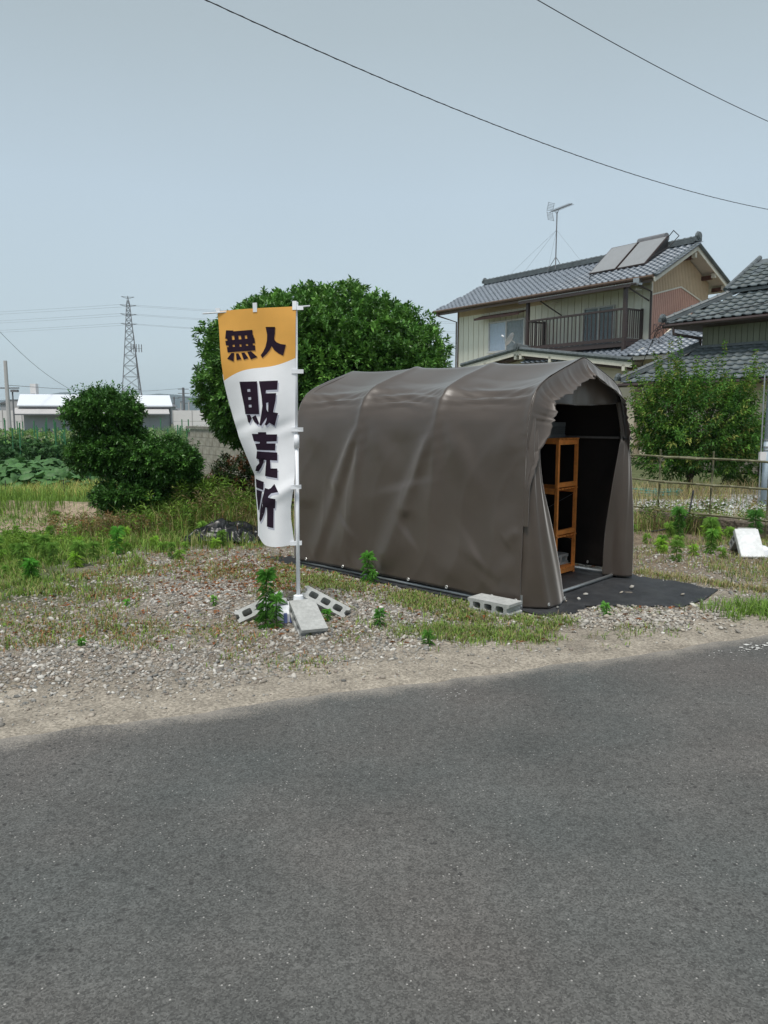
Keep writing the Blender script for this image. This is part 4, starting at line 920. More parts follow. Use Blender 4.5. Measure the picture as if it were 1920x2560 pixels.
    MB().tube([(1.69, .0, .03), (1.69, 2.74, .03)], .015, 8).build('base_pipe', M['grey_metal'], G, smooth=True)
    MB().tube([(.0, .03, .032), (1.69, .03, .032)], .016, 8).build('base_pipe', M['grey_metal'], G, smooth=True)
    MB().tube([(.865, .02, 1.985), (.865, 2.72, 1.985)], .013, 8).build('ridge_pipe', M['shaded_pipe'], G, smooth=True)
    for x in (.10, 1.60): MB().tube([(x, .02, 1.33), (x, 2.72, 1.33)], .012, 8).build('side_pipe', M['shaded_pipe'], G, smooth=True)
    for x in (0, 1.69): MB().tube([(x, .02, .0), (x, .02, .12)], .022, 8).build('corner_joint', M['grey_metal'], G)
    # eyelets
    for s in (.035, .262, .737, 1.177, 1.578, 2.03, 2.58):
        zz = .078; k = np.argmin(abs(PZ[:40] - zz)); i0 = np.argmin(abs(Ls - s)); fx = folds(s, zz)
        p = Vector((PW[k] - fx - .005, s, zz)); mb = MB(); rr = [Vector((0, math.cos(a) * .011, math.sin(a) * .011)) + p for a in np.linspace(0, 2 * PI, 13)]
        mb.tube(rr, .0045, 5, cap=False); mb.build('eyelet', M['eyelet_metal'], G)
    for p in ((1.66, .33, .11), (.13, -.165, .05), (.40, -.15, .05)):
        p = Vector(p); mb = MB(); rr = [Vector((math.sin(a) * .011, 0, math.cos(a) * .011)) + p for a in np.linspace(0, 2 * PI, 13)]; mb.tube(rr, .0045, 5, cap=False); mb.build('eyelet', M['eyelet_metal'], G)
tent()
def tp(w_, l_, z_=0): return Vector((1.10 + w_ * te[0] + l_ * tl[0], 5.909 + w_ * te[1] + l_ * tl[1], z_))
def weed_sheet():
    loc = [(-.06, -.24), (.10, -.36), (.34, -.42), (.42, -.32), (.56, -.45), (.78, -.70), (.95, -.90), (1.32, -.94), (1.77, -.89), (1.82, -.5), (1.84, -.12), (1.80, 1.4), (1.82, 2.9), (.4, 2.95), (-.02, 3.26), (-.10, 3.2), (-.12, 2.8), (-.07, 2.0), (-.10, 1.2), (-.07, .4)]
    loc = [(a, b) for a, b in loc]
    vs = [Vector((a, b, 0)) for a, b in loc]; bm = bmesh.new(); bv = [bm.verts.new(v) for v in vs]; bm.faces.new(bv)
    for k in np.arange(-.1, 1.95, .07): bmesh.ops.bisect_plane(bm, geom=bm.verts[:] + bm.edges[:] + bm.faces[:], plane_co=(k, 0, 0), plane_no=(1, 0, 0))
    for k in np.arange(-1.1, 3.2, .07): bmesh.ops.bisect_plane(bm, geom=bm.verts[:] + bm.edges[:] + bm.faces[:], plane_co=(0, k, 0), plane_no=(0, 1, 0))
    for v in bm.verts: v.co.z = .012 + .018 * mnoise.noise(Vector((v.co.x * 3, v.co.y * 9, 1))) * (1 if v.co.y < 0 else .3) + .006 * mnoise.noise(Vector((v.co.x * 11, v.co.y * 30, 3)))
    me = bpy.data.meshes.new('weed_sheet'); bm.to_mesh(me); bm.free(); me.shade_smooth()
    o = link('weed_sheet', me, M['weed_mat'], None, TENT, TA); tag(o, 'black woven weed control sheet lying under and before the tent', 'ground sheet')
weed_sheet()
def shelf2():
    """rack seen end-on: its end frame faces the door"""
    S_ = T('wooden_shelf', 'orange stained open wooden shelf rack standing inside the tent doorway', 'shelf', tp(1.40, .44), TA)
    x0, x1 = -.17, .17; ys = (0.0, .85); t_ = .028; H_ = 1.31
    for y in ys:
        for x in (x0, x1): MB().box(x - t_ / 2, x + t_ / 2, y - t_ / 2, y + t_ / 2, .012, H_).build('post', M['shelf_wood'], S_)
        for z in (.05, .43, .885, 1.285): MB().box(x0 + t_ / 2 + .001, x1 - t_ / 2 - .001, y - .012, y + .012, z - .022, z + .022).build('end_rail', M['shelf_wood'], S_)
    for z in (.07, .385, .84, 1.312):
        for x in np.linspace(x0 + .01, x1 - .01, 6): MB().box(x - .024, x + .024, ys[0] - .02, ys[1] + .02, z, z + .012).build('slat', M['shelf_wood'], S_)
        for x in (x0, x1): MB().box(x - .011, x + .011, ys[0] + .02, ys[1] - .02, z - .042, z - .002).build('side_rail', M['shelf_wood'], S_)
    for a, b in ((.3, .8), (.8, .3)): MB().tube([(x1 + .02, ys[0], a), (x1 + .02, ys[1], b)], .003, 4).build('cross_wire', M['wire_grey'], S_)
shelf2()
def crate():
    C_ = T('plastic_crate', 'dark grey vented plastic crate on top of the wooden shelf', 'crate', tp(1.31, .52, 1.327), TA)
    a, b, h = .165, .21, .145
    MB().box(-a, a, -.01, 2 * b - .01, 0, .008).build('base', M['crate_plastic'], C_)
    for (y) in (-.01, 2 * b - .018):
        w_ = MB(); w_.box(-a, a, y, y + .01, .008, .03); w_.box(-a, a, y, y + .01, h - .035, h)
        for i in range(17): x = -a + .004 + i * (2 * a - .02) / 16; w_.box(x, x + .008, y + .001, y + .009, .03, h - .035)
        for k in range(4): w_.box(-a, a, y + .002, y + .008, .045 + k * .018, .05 + k * .018)
        w_.build('lattice_side', M['crate_plastic'], C_)
    for x in (-a, a - .01):
        w_ = MB(); w_.box(x, x + .01, .0, 2 * b - .018, .008, .03); w_.box(x, x + .01, .0, 2 * b - .018, h - .035, h)
        for i in range(15): y = .0 + i * (2 * b - .03) / 14; w_.box(x + .001, x + .009, y, y + .008, .03, h - .035)
        w_.build('lattice_side', M['crate_plastic'], C_)
crate()

# ---------------------------------------------------------------- concrete blocks
def cblock_mesh():
    L_, H_, W_ = .39, .10, .19; mb = MB()
    out_ = [(-L_ / 2, 0), (L_ / 2, 0), (L_ / 2, .022), (L_ / 2 - .022, .036), (L_ / 2 - .022, .064), (L_ / 2, .078), (L_ / 2, H_), (-L_ / 2, H_), (-L_ / 2, .078), (-L_ / 2 + .022, .064), (-L_ / 2 + .022, .036), (-L_ / 2, .022)]
    holes = []
    for cx in (-.108, 0, .108):
        h_ = []; hw_, hh_, r_ = .036, .027, .014
        for (sx, sy, a0) in ((1, -1, -90), (1, 1, 0), (-1, 1, 90), (-1, -1, 180)):
            for k in range(3): a = R(a0 + k * 45); h_.append((cx + sx * (hw_ - r_) + r_ * math.cos(a), .05 + sy * (hh_ - r_) + r_ * math.sin(a)))
        holes.append(h_)
    mb.prism(out_, 'y', -W_ / 2, W_ / 2, holes)
    me = bpy.data.meshes.new('concrete_block'); me.from_pydata(mb.v, [], mb.f); bm = bmesh.new(); bm.from_mesh(me); bmesh.ops.remove_doubles(bm, verts=bm.verts, dist=1e-5); bmesh.ops.recalc_face_normals(bm, faces=bm.faces); bm.to_mesh(me); bm.free(); me.materials.append(M['concrete']); return me
CB = cblock_mesh()
def block(label, loc, x_axis, up, group='hollow concrete blocks used as weights'):
    x = Vector(x_axis).normalized(); z = Vector(up); z = (z - x * z.dot(x)).normalized(); y = z.cross(x)
    o = link('concrete_block', CB); o.matrix_world = Matrix(((x.x, y.x, z.x, loc[0]), (x.y, y.y, z.y, loc[1]), (x.z, y.z, z.z, loc[2]), (0, 0, 0, 1)))
    tag(o, label, 'concrete block', group)
block('hollow concrete block lying by the near front corner of the tent', (.875, 5.865, .0), (.285, -.262, 0), (0, 0, 1))
block('hollow concrete block standing inside on the bottom of the wooden shelf', tp(1.40, .60, .084), (te[0], te[1], 0), (0, 0, 1))
block('slab side up concrete block leaning towards the road in front of the flag base', (-.555, 5.335, .035), (.30, -.80, -.29), (0, 0, 1))
block('concrete block with three holes leaning right of the flag base', (-.475, 5.70, .035), (.82, -.30, -.36), (.1, 1.0, 1))
block('concrete block half hidden by weeds leaning left of the flag base', (-.90, 5.60, .03), (-.86, -.28, -.36), (-.1, .8, 1))

# ---------------------------------------------------------------- flag
PX, PY = -.648, 5.62
def flag():
    P = T('banner_stand', 'white pole stand with a horizontal top bar holding the sale banner', 'banner pole', (PX, PY, 0))
    TK = MB(); TK.box(-.17, .13, -.16, .15, .01, .12); tk = TK.build('water_tank', M['white_plastic'], P, bevel=.025, rotz=R(20))
    lb = MB()
    for k in range(5): lb.box(-.15 + k * .045, -.125 + k * .045, -.166, -.162, .03, .105)
    lb.build('tank_label', M['label_blue'], tk)
    m_ = MB(); m_.tube([(0, 0, .12), (0, 0, .19), (0, 0, .195)], [.042, .036, .024], 16); m_.build('socket', M['white_plastic'], P, smooth=False)
    m_ = MB(); m_.tube([(0, 0, .15), (.003, 0, 1.36)], .0155, 12); m_.build('lower_pole', M['white_plastic'], P, smooth=True)
    m_ = MB(); m_.tube([(.003, 0, 1.30), (.003, 0, 1.40)], .022, 12); m_.build('clamp', M['white_plastic'], P, smooth=True)
    m_ = MB(); m_.tube([(.003, 0, 1.38), (.012, 0, 2.335)], .0125, 12); m_.build('upper_pole', M['white_plastic'], P, smooth=True)
    m_ = MB(); m_.tube([(.012, 0, 2.30), (.012, 0, 2.345), (.012, 0, 2.35)], [.019, .019, .015], 12); m_.build('cap', M['white_plastic'], P)
    m_ = MB(); m_.tube([(-.66, 0, 2.268), (-.2, 0, 2.298), (.115, 0, 2.322)], .0055, 8); m_.build('top_bar', M['white_plastic'], P, smooth=True)
    return P
STAND = flag()
fy_ = PY - .02
def fxz(px, py):
    """position on the banner's vertical plane of a point of the printed design (design units: 1 = 1/3.2533 px of the photo)"""
    u = 520 + px / 3.2533; v = 720 + py / 3.2533; Pc = R(7.35)
    rx = (u - 960) / 1900; ry = math.cos(Pc) - (v - 1280) / 1900 * math.sin(Pc) * 1.0; rz = -math.sin(Pc) - (v - 1280) / 1900 * math.cos(Pc)
    t_ = fy_ / ry; return rx * t_, 1.55 + rz * t_
LE = [(180, 68), (300, 80), (400, 86), (500, 92), (600, 100), (750, 119), (900, 150), (1050, 190), (1220, 240), (1370, 300), (1530, 364), (1600, 366), (1700, 368), (1830, 378), (1950, 383), (2060, 384)]
RE = [(150, 716), (400, 713), (600, 710), (760, 712), (1000, 710), (1400, 707), (1610, 704), (1680, 690), (1780, 676), (1880, 676), (1980, 688), (2085, 700)]
le = lambda py: np.interp(py, [a for a, b in LE], [b for a, b in LE]); re_ = lambda py: np.interp(py, [a for a, b in RE], [b for a, b in RE])
def fdepth(px, py):
    """relief of the cloth, metres towards the viewer negative"""
    t_ = max(0, (py - 150) / 1930); s = (re_(py) - px) / max(1, re_(py) - le(py)); s = min(max(s, 0), 1.05)
    curl = (.02 + .14 * t_ ** 1.3); d = -.05 * math.sin(s * PI * .9) * (.25 + t_) + curl * s ** 2.6 * 1.2
    d += .010 * math.sin(px * .012 + py * .0055) * (.4 + .8 * t_) + .008 * math.sin(py * .009 - px * .006) * (1 - s * .4)
    d += -.018 * math.exp(-((py - 1640 - (640 - px) * .55) / 60) ** 2) * (s < .8)
    d += .006 * math.sin((py - 1050) * .03 + px * .02) * math.exp(-((py - 1130) / 70) ** 2)
    return d
def fpt(px, py, off=0): x, z = fxz(px, py); return (x, fy_ + fdepth(px, py) + off, z)
def banner():
    B = T('sale_banner', 'orange and white vertical cloth banner with large dark Japanese characters', 'banner', (0, 0, 0))
    top = lambda s: 150 + 12 * (1 - s) ** 1 * 1.0 + 24 * (1 - s) ** 2.2 + 6 * math.sin(s * PI)
    bot = lambda s: 2086 + 14 * math.sin(s * PI) ** 1 - (38 * max(0, (.25 - s) / .25) ** 1.6)
    def bound(s): return 752 - 182 * s - 22 * math.sin(s * PI * 2) * .9 - 10 * math.sin(s * PI)
    def grid(f0, f1, nm, m_, nx=70, ny=150):
        V = []
        for j in range(ny + 1):
            for i in range(nx + 1):
                s = i / nx; a, b = f0(s), f1(s); py = a + (b - a) * j / ny; px = le(py) + (re_(py) - le(py)) * s; V.append(fpt(px, py))
        F = [(j * (nx + 1) + i, j * (nx + 1) + i + 1, (j + 1) * (nx + 1) + i + 1, (j + 1) * (nx + 1) + i) for j in range(ny) for i in range(nx)]
        return np_mesh(nm, V, F, m_, parent=B, smooth=True)
    grid(top, bound, 'orange_cloth', M['banner_orange'], ny=60); grid(bound, bot, 'white_cloth', M['banner_white'])
    # cloth turned back behind the left edge
    V = []; nx, ny = 30, 120
    for j in range(ny + 1):
        py = 700 + (2048 - 700) * j / ny; x0, y0, z0 = fpt(le(py), py); full = .60; vis = fxz(re_(py), py)[0] - x0; rest = max(.0, full - vis) * .92
        for i in range(nx + 1):
            t_ = i / nx; r_ = .03 * min(1, rest / .1); a = min(t_ * rest / max(r_, 1e-3), PI * .85)
            arc = r_ * a; lin_ = max(0, t_ * rest - arc)
            xx = x0 - r_ * math.sin(a) * .35 + lin_ * math.cos(.35) * .9; yy = y0 + r_ * (1 - math.cos(a)) + lin_ * .25 + .0015
            V.append((xx, yy, z0))
    F = [(j * (nx + 1) + i, j * (nx + 1) + i + 1, (j + 1) * (nx + 1) + i + 1, (j + 1) * (nx + 1) + i) for j in range(ny) for i in range(nx)]
    np_mesh('folded_cloth', V, F, M['banner_white'], parent=B, smooth=True)
    # characters
    CH = {
     'mu': [([(143, 342), (207, 345), (205, 352), (362, 341), (365, 384), (371, 384), (373, 406), (379, 406), (384, 449), (366, 451), (367, 466), (383, 466), (387, 508), (157, 523), (151, 480), (166, 479), (163, 466), (143, 466), (137, 428), (155, 427), (153, 412), (136, 410)],
             [[(192, 388), (212, 387), (216, 420), (195, 422)], [(247, 388), (268, 388), (272, 417), (251, 419)], [(300, 386), (318, 385), (320, 412), (302, 414)], [(199, 462), (216, 460), (219, 477), (202, 479)], [(256, 459), (272, 458), (274, 476), (259, 478)], [(309, 457), (326, 456), (328, 470), (311, 471)]]),
            ([(190, 528), (213, 528), (208, 597), (153, 574)], []), ([(227, 533), (248, 531), (272, 578), (233, 587)], []), ([(272, 528), (298, 524), (330, 571), (292, 584)], []), ([(320, 519), (350, 514), (404, 562), (350, 582)], [])],
     'nin': [([(470, 318), (547, 318), (546, 370), (540, 405), (543, 425), (560, 442), (590, 456), (635, 462), (613, 550), (575, 532), (540, 505), (519, 473), (505, 502), (480, 535), (443, 570), (430, 546), (450, 518), (468, 480), (480, 430), (482, 380)], [])],
     'han': [([(254, 762), (403, 760), (413, 900), (421, 1026), (300, 1026), (291, 960), (270, 860)], [[(320, 823), (345, 821), (347, 843), (322, 845)], [(327, 888), (352, 886), (354, 908), (329, 910)], [(330, 950), (355, 948), (357, 970), (332, 972)]]),
             ([(312, 1032), (340, 1031), (357, 1058), (336, 1100), (322, 1088)], []), ([(358, 1052), (390, 1033), (420, 1100), (410, 1114), (378, 1088)], []),
             ([(419, 760), (572, 754), (568, 827), (478, 831), (475, 858), (559, 856), (555, 915), (534, 1010), (574, 1017), (545, 1122), (504, 1095), (480, 1118), (466, 1110), (480, 1078), (484, 1050), (460, 1085), (437, 1121), (422, 1112), (437, 1030), (448, 960), (441, 880)], [[(479, 935), (497, 930), (494, 1010), (480, 985)]])],
     'bai': [([(410, 1172), (476, 1172), (478, 1190), (565, 1190), (561, 1245), (480, 1248), (480, 1263), (552, 1264), (548, 1320), (397, 1316), (384, 1268), (422, 1264), (424, 1252), (372, 1244), (356, 1186), (409, 1186)], []),
             ([(397, 1328), (566, 1337), (567, 1402), (508, 1398), (512, 1466), (568, 1466), (570, 1544), (462, 1530), (476, 1400), (455, 1396), (452, 1420), (430, 1462), (402, 1497), (371, 1494), (384, 1455), (412, 1428), (412, 1396), (388, 1388)], [])],
     'sho': [([(365, 1562), (448, 1580), (443, 1648), (366, 1634)], []), ([(368, 1652), (432, 1660), (418, 1720), (392, 1828), (380, 1822), (370, 1730)], []),
             ([(545, 1590), (580, 1652), (520, 1665), (495, 1690), (493, 1702), (557, 1710), (552, 1785), (540, 1787), (538, 1947), (478, 1940), (480, 1785), (465, 1785), (455, 1830), (428, 1890), (402, 1922), (393, 1900), (405, 1820), (415, 1780), (440, 1700), (460, 1628), (495, 1635), (515, 1625)], [])]}
    def draw(nm, polys, m_, dx, dy, off, lab=None):
        bm = bmesh.new()
        for (o_, hs) in polys:
            loops = [o_] + hs; flat = [q for l_ in loops for q in l_]; tris = tessellate_polygon([[Vector((q[0], q[1], 0)) for q in l_] for l_ in loops])
            vs = [bm.verts.new((q[0] + dx, q[1] + dy, 0)) for q in flat]
            for t_ in tris:
                try: bm.faces.new([vs[i] for i in t_])
                except ValueError: pass
        for k in range(60, 740, 14): bmesh.ops.bisect_plane(bm, geom=bm.verts[:] + bm.edges[:] + bm.faces[:], plane_co=(k, 0, 0), plane_no=(1, 0, 0))
        y0 = min(v.co.y for v in bm.verts); y1 = max(v.co.y for v in bm.verts)
        for k in np.arange(y0, y1, 14): bmesh.ops.bisect_plane(bm, geom=bm.verts[:] + bm.edges[:] + bm.faces[:], plane_co=(0, k, 0), plane_no=(0, 1, 0))
        for v in bm.verts:
            px, py = v.co.x, v.co.y; px = max(px, le(py) + 2); v.co = Vector(fpt(px, py, off))
        for f in bm.faces: f.normal_update()
        me = bpy.data.meshes.new(nm); bm.to_mesh(me); bm.free(); me.shade_smooth(); o = link(nm, me, m_, B)
        if lab: o['label'] = lab
    labs = {'mu': 'character 無', 'nin': 'character 人', 'han': 'character 販', 'bai': 'character 売', 'sho': 'character 所'}
    for k, pl in CH.items():
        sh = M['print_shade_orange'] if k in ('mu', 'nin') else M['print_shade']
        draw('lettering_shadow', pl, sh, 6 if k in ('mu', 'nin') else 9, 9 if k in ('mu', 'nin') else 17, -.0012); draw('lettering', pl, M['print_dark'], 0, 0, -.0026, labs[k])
    # fabric tabs
    def tab(a, b, c, d, m_='white_plastic'):
        mb = MB(); pts = [a, b, c, d]; fr = [fpt(*p, -.004) for p in pts]; bk = [fpt(*p, .012) for p in pts]; mb.add(fr + bk, [(0, 1, 2, 3), (7, 6, 5, 4), (0, 4, 5, 1), (1, 5, 6, 2), (2, 6, 7, 3), (3, 7, 4, 0)]); mb.build('tab', M[m_], B)
    tab((366, 124), (400, 122), (402, 197), (369, 199)); tab((686, 106), (718, 105), (719, 178), (687, 179)); tab((50, 160), (90, 160), (92, 190), (72, 208))
    for py, x0 in ((162, 722), (678, 700), (1151, 700), (1616, 700), (2078, 690)):
        tab((x0 - 20 * (py > 300), py - 17), (775 - (py > 1200) * 14, py - 17), (775 - (py > 1200) * 14, py + 16), (x0 - 20 * (py > 300), py + 17))
banner()

# ---------------------------------------------------------------- fence, pole, tarp, oddments
def bamboo_fence():
    Fn = T('bamboo_fence', 'low rickety bamboo fence with three rails beside the gravel yard', 'fence', (3.69, 10.17, 0), math.atan2(-.763, .646))
    rr = random.Random(5)
    def cane(n_, a, b, r):
        a = Vector(a); b = Vector(b); mb = MB(); L_ = (b - a).length; k = max(2, int(L_ / .22)); pts = []; rs = []
        for i in range(k + 1):
            p = a.lerp(b, i / k) + Vector((rr.uniform(-.006, .006), rr.uniform(-.004, .004), rr.uniform(-.008, .008))); d = (b - a).normalized()
            pts += [p - d * .006, p, p + d * .006]; rs += [r * .74, r * .95, r * .74]
        mb.tube(pts, rs, 7); mb.build(n_, M['bamboo'], Fn, smooth=True)
    for x, top_, lean in ((-1.35, 1.0, -.02), (-.66, 1.0, -.1), (0, 1.07, .0), (.72, 1.07, .0), (1.42, 1.03, .0), (2.15, 1.04, .02)):
        cane('post', (x + (-.0 if x > -.5 else .08), 0, -.05), (x + lean, .02, top_), .016)
    for z, dz in ((.985, .0), (.66, -.03), (.28, .02)):
        cane('rail', (-1.6, -.03, z + .02), (.85, -.03, z), .017); cane('rail', (.1 if z > .9 else -.1, -.065, z + .0), (3.2, -.05, z - .0 + dz * 0), .019)
    # low stone bank behind the fence
    W_ = MB(); pts = []
    bm = bmesh.new()
    K = T('low_stone_bank', 'low weathered stone edging of the raised gravel yard behind the bamboo fence', 'stone edging', (3.69, 10.45, 0), math.atan2(-.763, .646))
    for i in range(12):
        x = -1.6 + i * .46; mb = MB(); mb.box(x + .006, x + .452, 0, .18, 0, .2 + rr.uniform(-.015, .02)); o = mb.build('edging_stone', M['rock'], K, bevel=.02); o.location.y = rr.uniform(-.02, .02)
bamboo_fence()
def misc():
    P = T('steel_pole', 'pale blue grey steel pole at the right edge beside the gravel yard', 'pole', (6.43, 12.8, 0))
    MB().tube([(.0, 0, 0), (.0, 0, 1.12)], .053, 14).build('lower_section', M['pole_blue'], P, smooth=True); MB().tube([(.0, 0, 1.12), (.0, 0, 5.6)], .048, 14).build('upper_section', M['pole_blue'], P, smooth=True)
    for z in (.95, 1.0, 1.12): MB().tube([(0, 0, z - .012), (0, 0, z + .012)], .06, 14).build('band', M['grey_metal'], P)
    MB().tube([(-.09, -.02, 0), (-.12, -.02, 2.2)], .012, 6).build('guy_rod', M['grey_metal'], P); MB().box(-.16, -.06, -.12, -.06, .78, .92).build('switch_box', M['white_panel'], P)
    # crumpled tarp
    V = []; n = 90
    for j in range(n):
        for i in range(n):
            x = (i / (n - 1) - .5) * .95; y = (j / (n - 1) - .5) * .8; r = max(abs(x) / .475, abs(y) / .4); nz_ = mnoise.noise(Vector((x * 4, y * 7, 2))) ; rg = 1 - abs(mnoise.noise(Vector((x * 7 + y * 5, y * 11, 5)))) * 2
            z = .02 + .16 * max(0, 1 - r ** 2) + .07 * rg * (1 - r * .6) + .06 * nz_ * (1 - r * .5)
            V.append((x + .05 * nz_, y + .06 * mnoise.noise(Vector((x * 9, y * 3, 9))), z))
    F = [(j * n + i, j * n + i + 1, (j + 1) * n + i + 1, (j + 1) * n + i) for j in range(n - 1) for i in range(n - 1)]
    o = np_mesh('crumpled_tarp', V, F, M['tarp_black'], smooth=True); o.location = (-1.98, 9.35, 0); tag(o, 'crumpled black plastic sheet heaped in the weeds behind the flag', 'tarp')
    # white slab and tank at right
    S_ = T('leaning_slab', 'pale concrete slab leaning on a white tank in the weeds at right', 'slab', (3.95, 8.05, 0), R(-8))
    mb = MB(); mb.box(-.125, .125, -.03, .03, 0, .36); o = mb.build('slab', M['foam_white'], S_, bevel=.006); o.rotation_euler = (R(-42), 0, R(4)); o.location = (0, -.06, .02)
    o = link('concrete_block', CB); o.matrix_world = Matrix.Translation((3.99, 8.33, .12)) @ Matrix.Rotation(R(-10), 4, 'Z') @ Matrix.Rotation(R(-35), 4, 'X') @ Matrix.Rotation(R(90), 4, 'Z')
    tag(o, 'grey edged concrete block propped behind the pale slab at right', 'concrete block', 'hollow concrete blocks used as weights')
    mb = MB(); mb.tube([(.0, 0, .0), (.0, 0, .03), (0, 0, .1), (0, 0, .13)], [.12, .13, .11, .05], 20); o = mb.build('water_weight', M['white_plastic'], None, loc=(4.09, 8.14, 0), smooth=False); tag(o, 'round white plastic flag weight beside the pale slab at right', 'flag weight')
    h_ = MB(); pts = []
    for k in range(90): a = k * .42; pts.append((5.0 + .45 * math.cos(a) * (1 + .05 * math.sin(k)), 13.9 + .3 * math.sin(a), .07 + .02 * math.sin(k * .7) + k * .0012))
    h_.tube(pts, .014, 5); tag(h_.build('garden_hose', M['hose'], smooth=True), 'coiled blue green garden hose on the white gravel yard', 'hose')
    h_ = MB(); h_.tube([(4.05, 9.9, .55), (4.0, 9.8, .5), (3.95, 9.75, .3), (3.8, 9.7, .1), (3.5, 9.8, .03), (3.2, 10.0, .02)], .012, 6); tag(h_.build('black_hose', M['dark_rubber'], smooth=True), 'thin black hose hanging over the lowest bamboo rail', 'hose')
misc()

# ---------------------------------------------------------------- trees
def blobs_shell(bl, n, depth, jitter=.12, seed=1, low=-.9):
    """points on the union of ellipsoids, with outward directions"""
    out_p, out_d = [], []; areas = np.array([(b[3] * b[4] + b[4] * b[5] + b[3] * b[5]) for b in bl]); areas = areas / areas.sum()
    for b, a in zip(bl, areas):
        m_ = int(n * a * 1.3); d = unit(rng.normal(size=(m_, 3))); d = d[d[:, 2] > low]; m_ = len(d)
        c = np.array(b[:3]); r = np.array(b[3:6]); pw = b[6] if len(b) > 6 else 2.0
        k = (np.abs(d) ** pw).sum(1) ** (-1 / pw); lump = 1 + jitter * (vnoise(d[:, 0] * 2 + d[:, 2], d[:, 1] * 2 + d[:, 2] * 1.7, 2.1, seed) - .5) * 2 + jitter * .5 * (vnoise(d[:, 0] * 5, d[:, 2] * 5 + d[:, 1] * 4, 1.6, seed + 3) - .5) * 2
        dep = np.minimum(rng.exponential(depth, m_), .6 * r.min()); rr_ = k * lump; p = c + d * r * rr_[:, None]; nd = unit(d / r); p = p - nd * dep[:, None]
        out_p.append(p); out_d.append(nd)
    P = np.concatenate(out_p); D = np.concatenate(out_d)
    keep = np.ones(len(P), bool)
    for b in bl:   # drop points deep inside any other ellipsoid
        q = (P - np.array(b[:3])) / np.array(b[3:6]); keep &= (np.abs(q) ** (b[6] if len(b) > 6 else 2.0)).sum(1) > .30
    return P[keep], D[keep]
def shoots(P, D, per, L, W, cols, spread=.9, ln=.1, upb=.5, droop=.1, jit=.2, tipcols=None, fold=.2):
    n = len(P); ax = unit(D + np.array([0, 0, upb]) + rng.normal(0, .3, (n, 3))); a1 = unit(np.cross(ax, rng.normal(size=(n, 3)))); a2 = np.cross(ax, a1); sets = []
    base = pick(cols, n, jit)
    if tipcols is not None: tb = pick(tipcols, n, jit); m_ = rng.random(n) < .5; base[m_] = tb[m_]
    for k in range(per):
        t_ = (k + .5) / per; th = k * 2.4 + rng.uniform(0, .6, n); rad = a1 * np.cos(th)[:, None] + a2 * np.sin(th)[:, None]
        d = unit(rad * spread * (1.1 - t_ * .5) + ax * (.35 + .5 * t_)); p = P + ax * (ln * t_)
        sets.append(leafset(p, d, L * rng.uniform(.7, 1.15, n), W * rng.uniform(.8, 1.1, n), np.clip(base * (.9 + .25 * rng.random((n, 1))), .005, 1), fold, droop))
    return joinsets(sets)
def limbs(pts_list, parent, name='trunk'):
    mb = MB()
    for pts, rs in pts_list: mb.tube(pts, rs, 8)
    return mb.build(name, M['bark'], parent, smooth=True)
def tree(name, label, cat, loc, crowns, trunk, m='leaf', group=None):
    Tn = T(name, label, cat, loc, 0, group); V, F, C_ = joinsets(crowns); V = V - np.array(loc)
    o = np_mesh('crown', V, F, M[m], C_, parent=Tn); o['kind'] = 'stuff'
    limbs([([tuple(np.array(p) - np.array(loc)) for p in pts], rs) for pts, rs in trunk], Tn)
    return Tn
G1 = [(.058, .152, .026), (.07, .18, .032), (.044, .12, .022), (.088, .21, .04)]
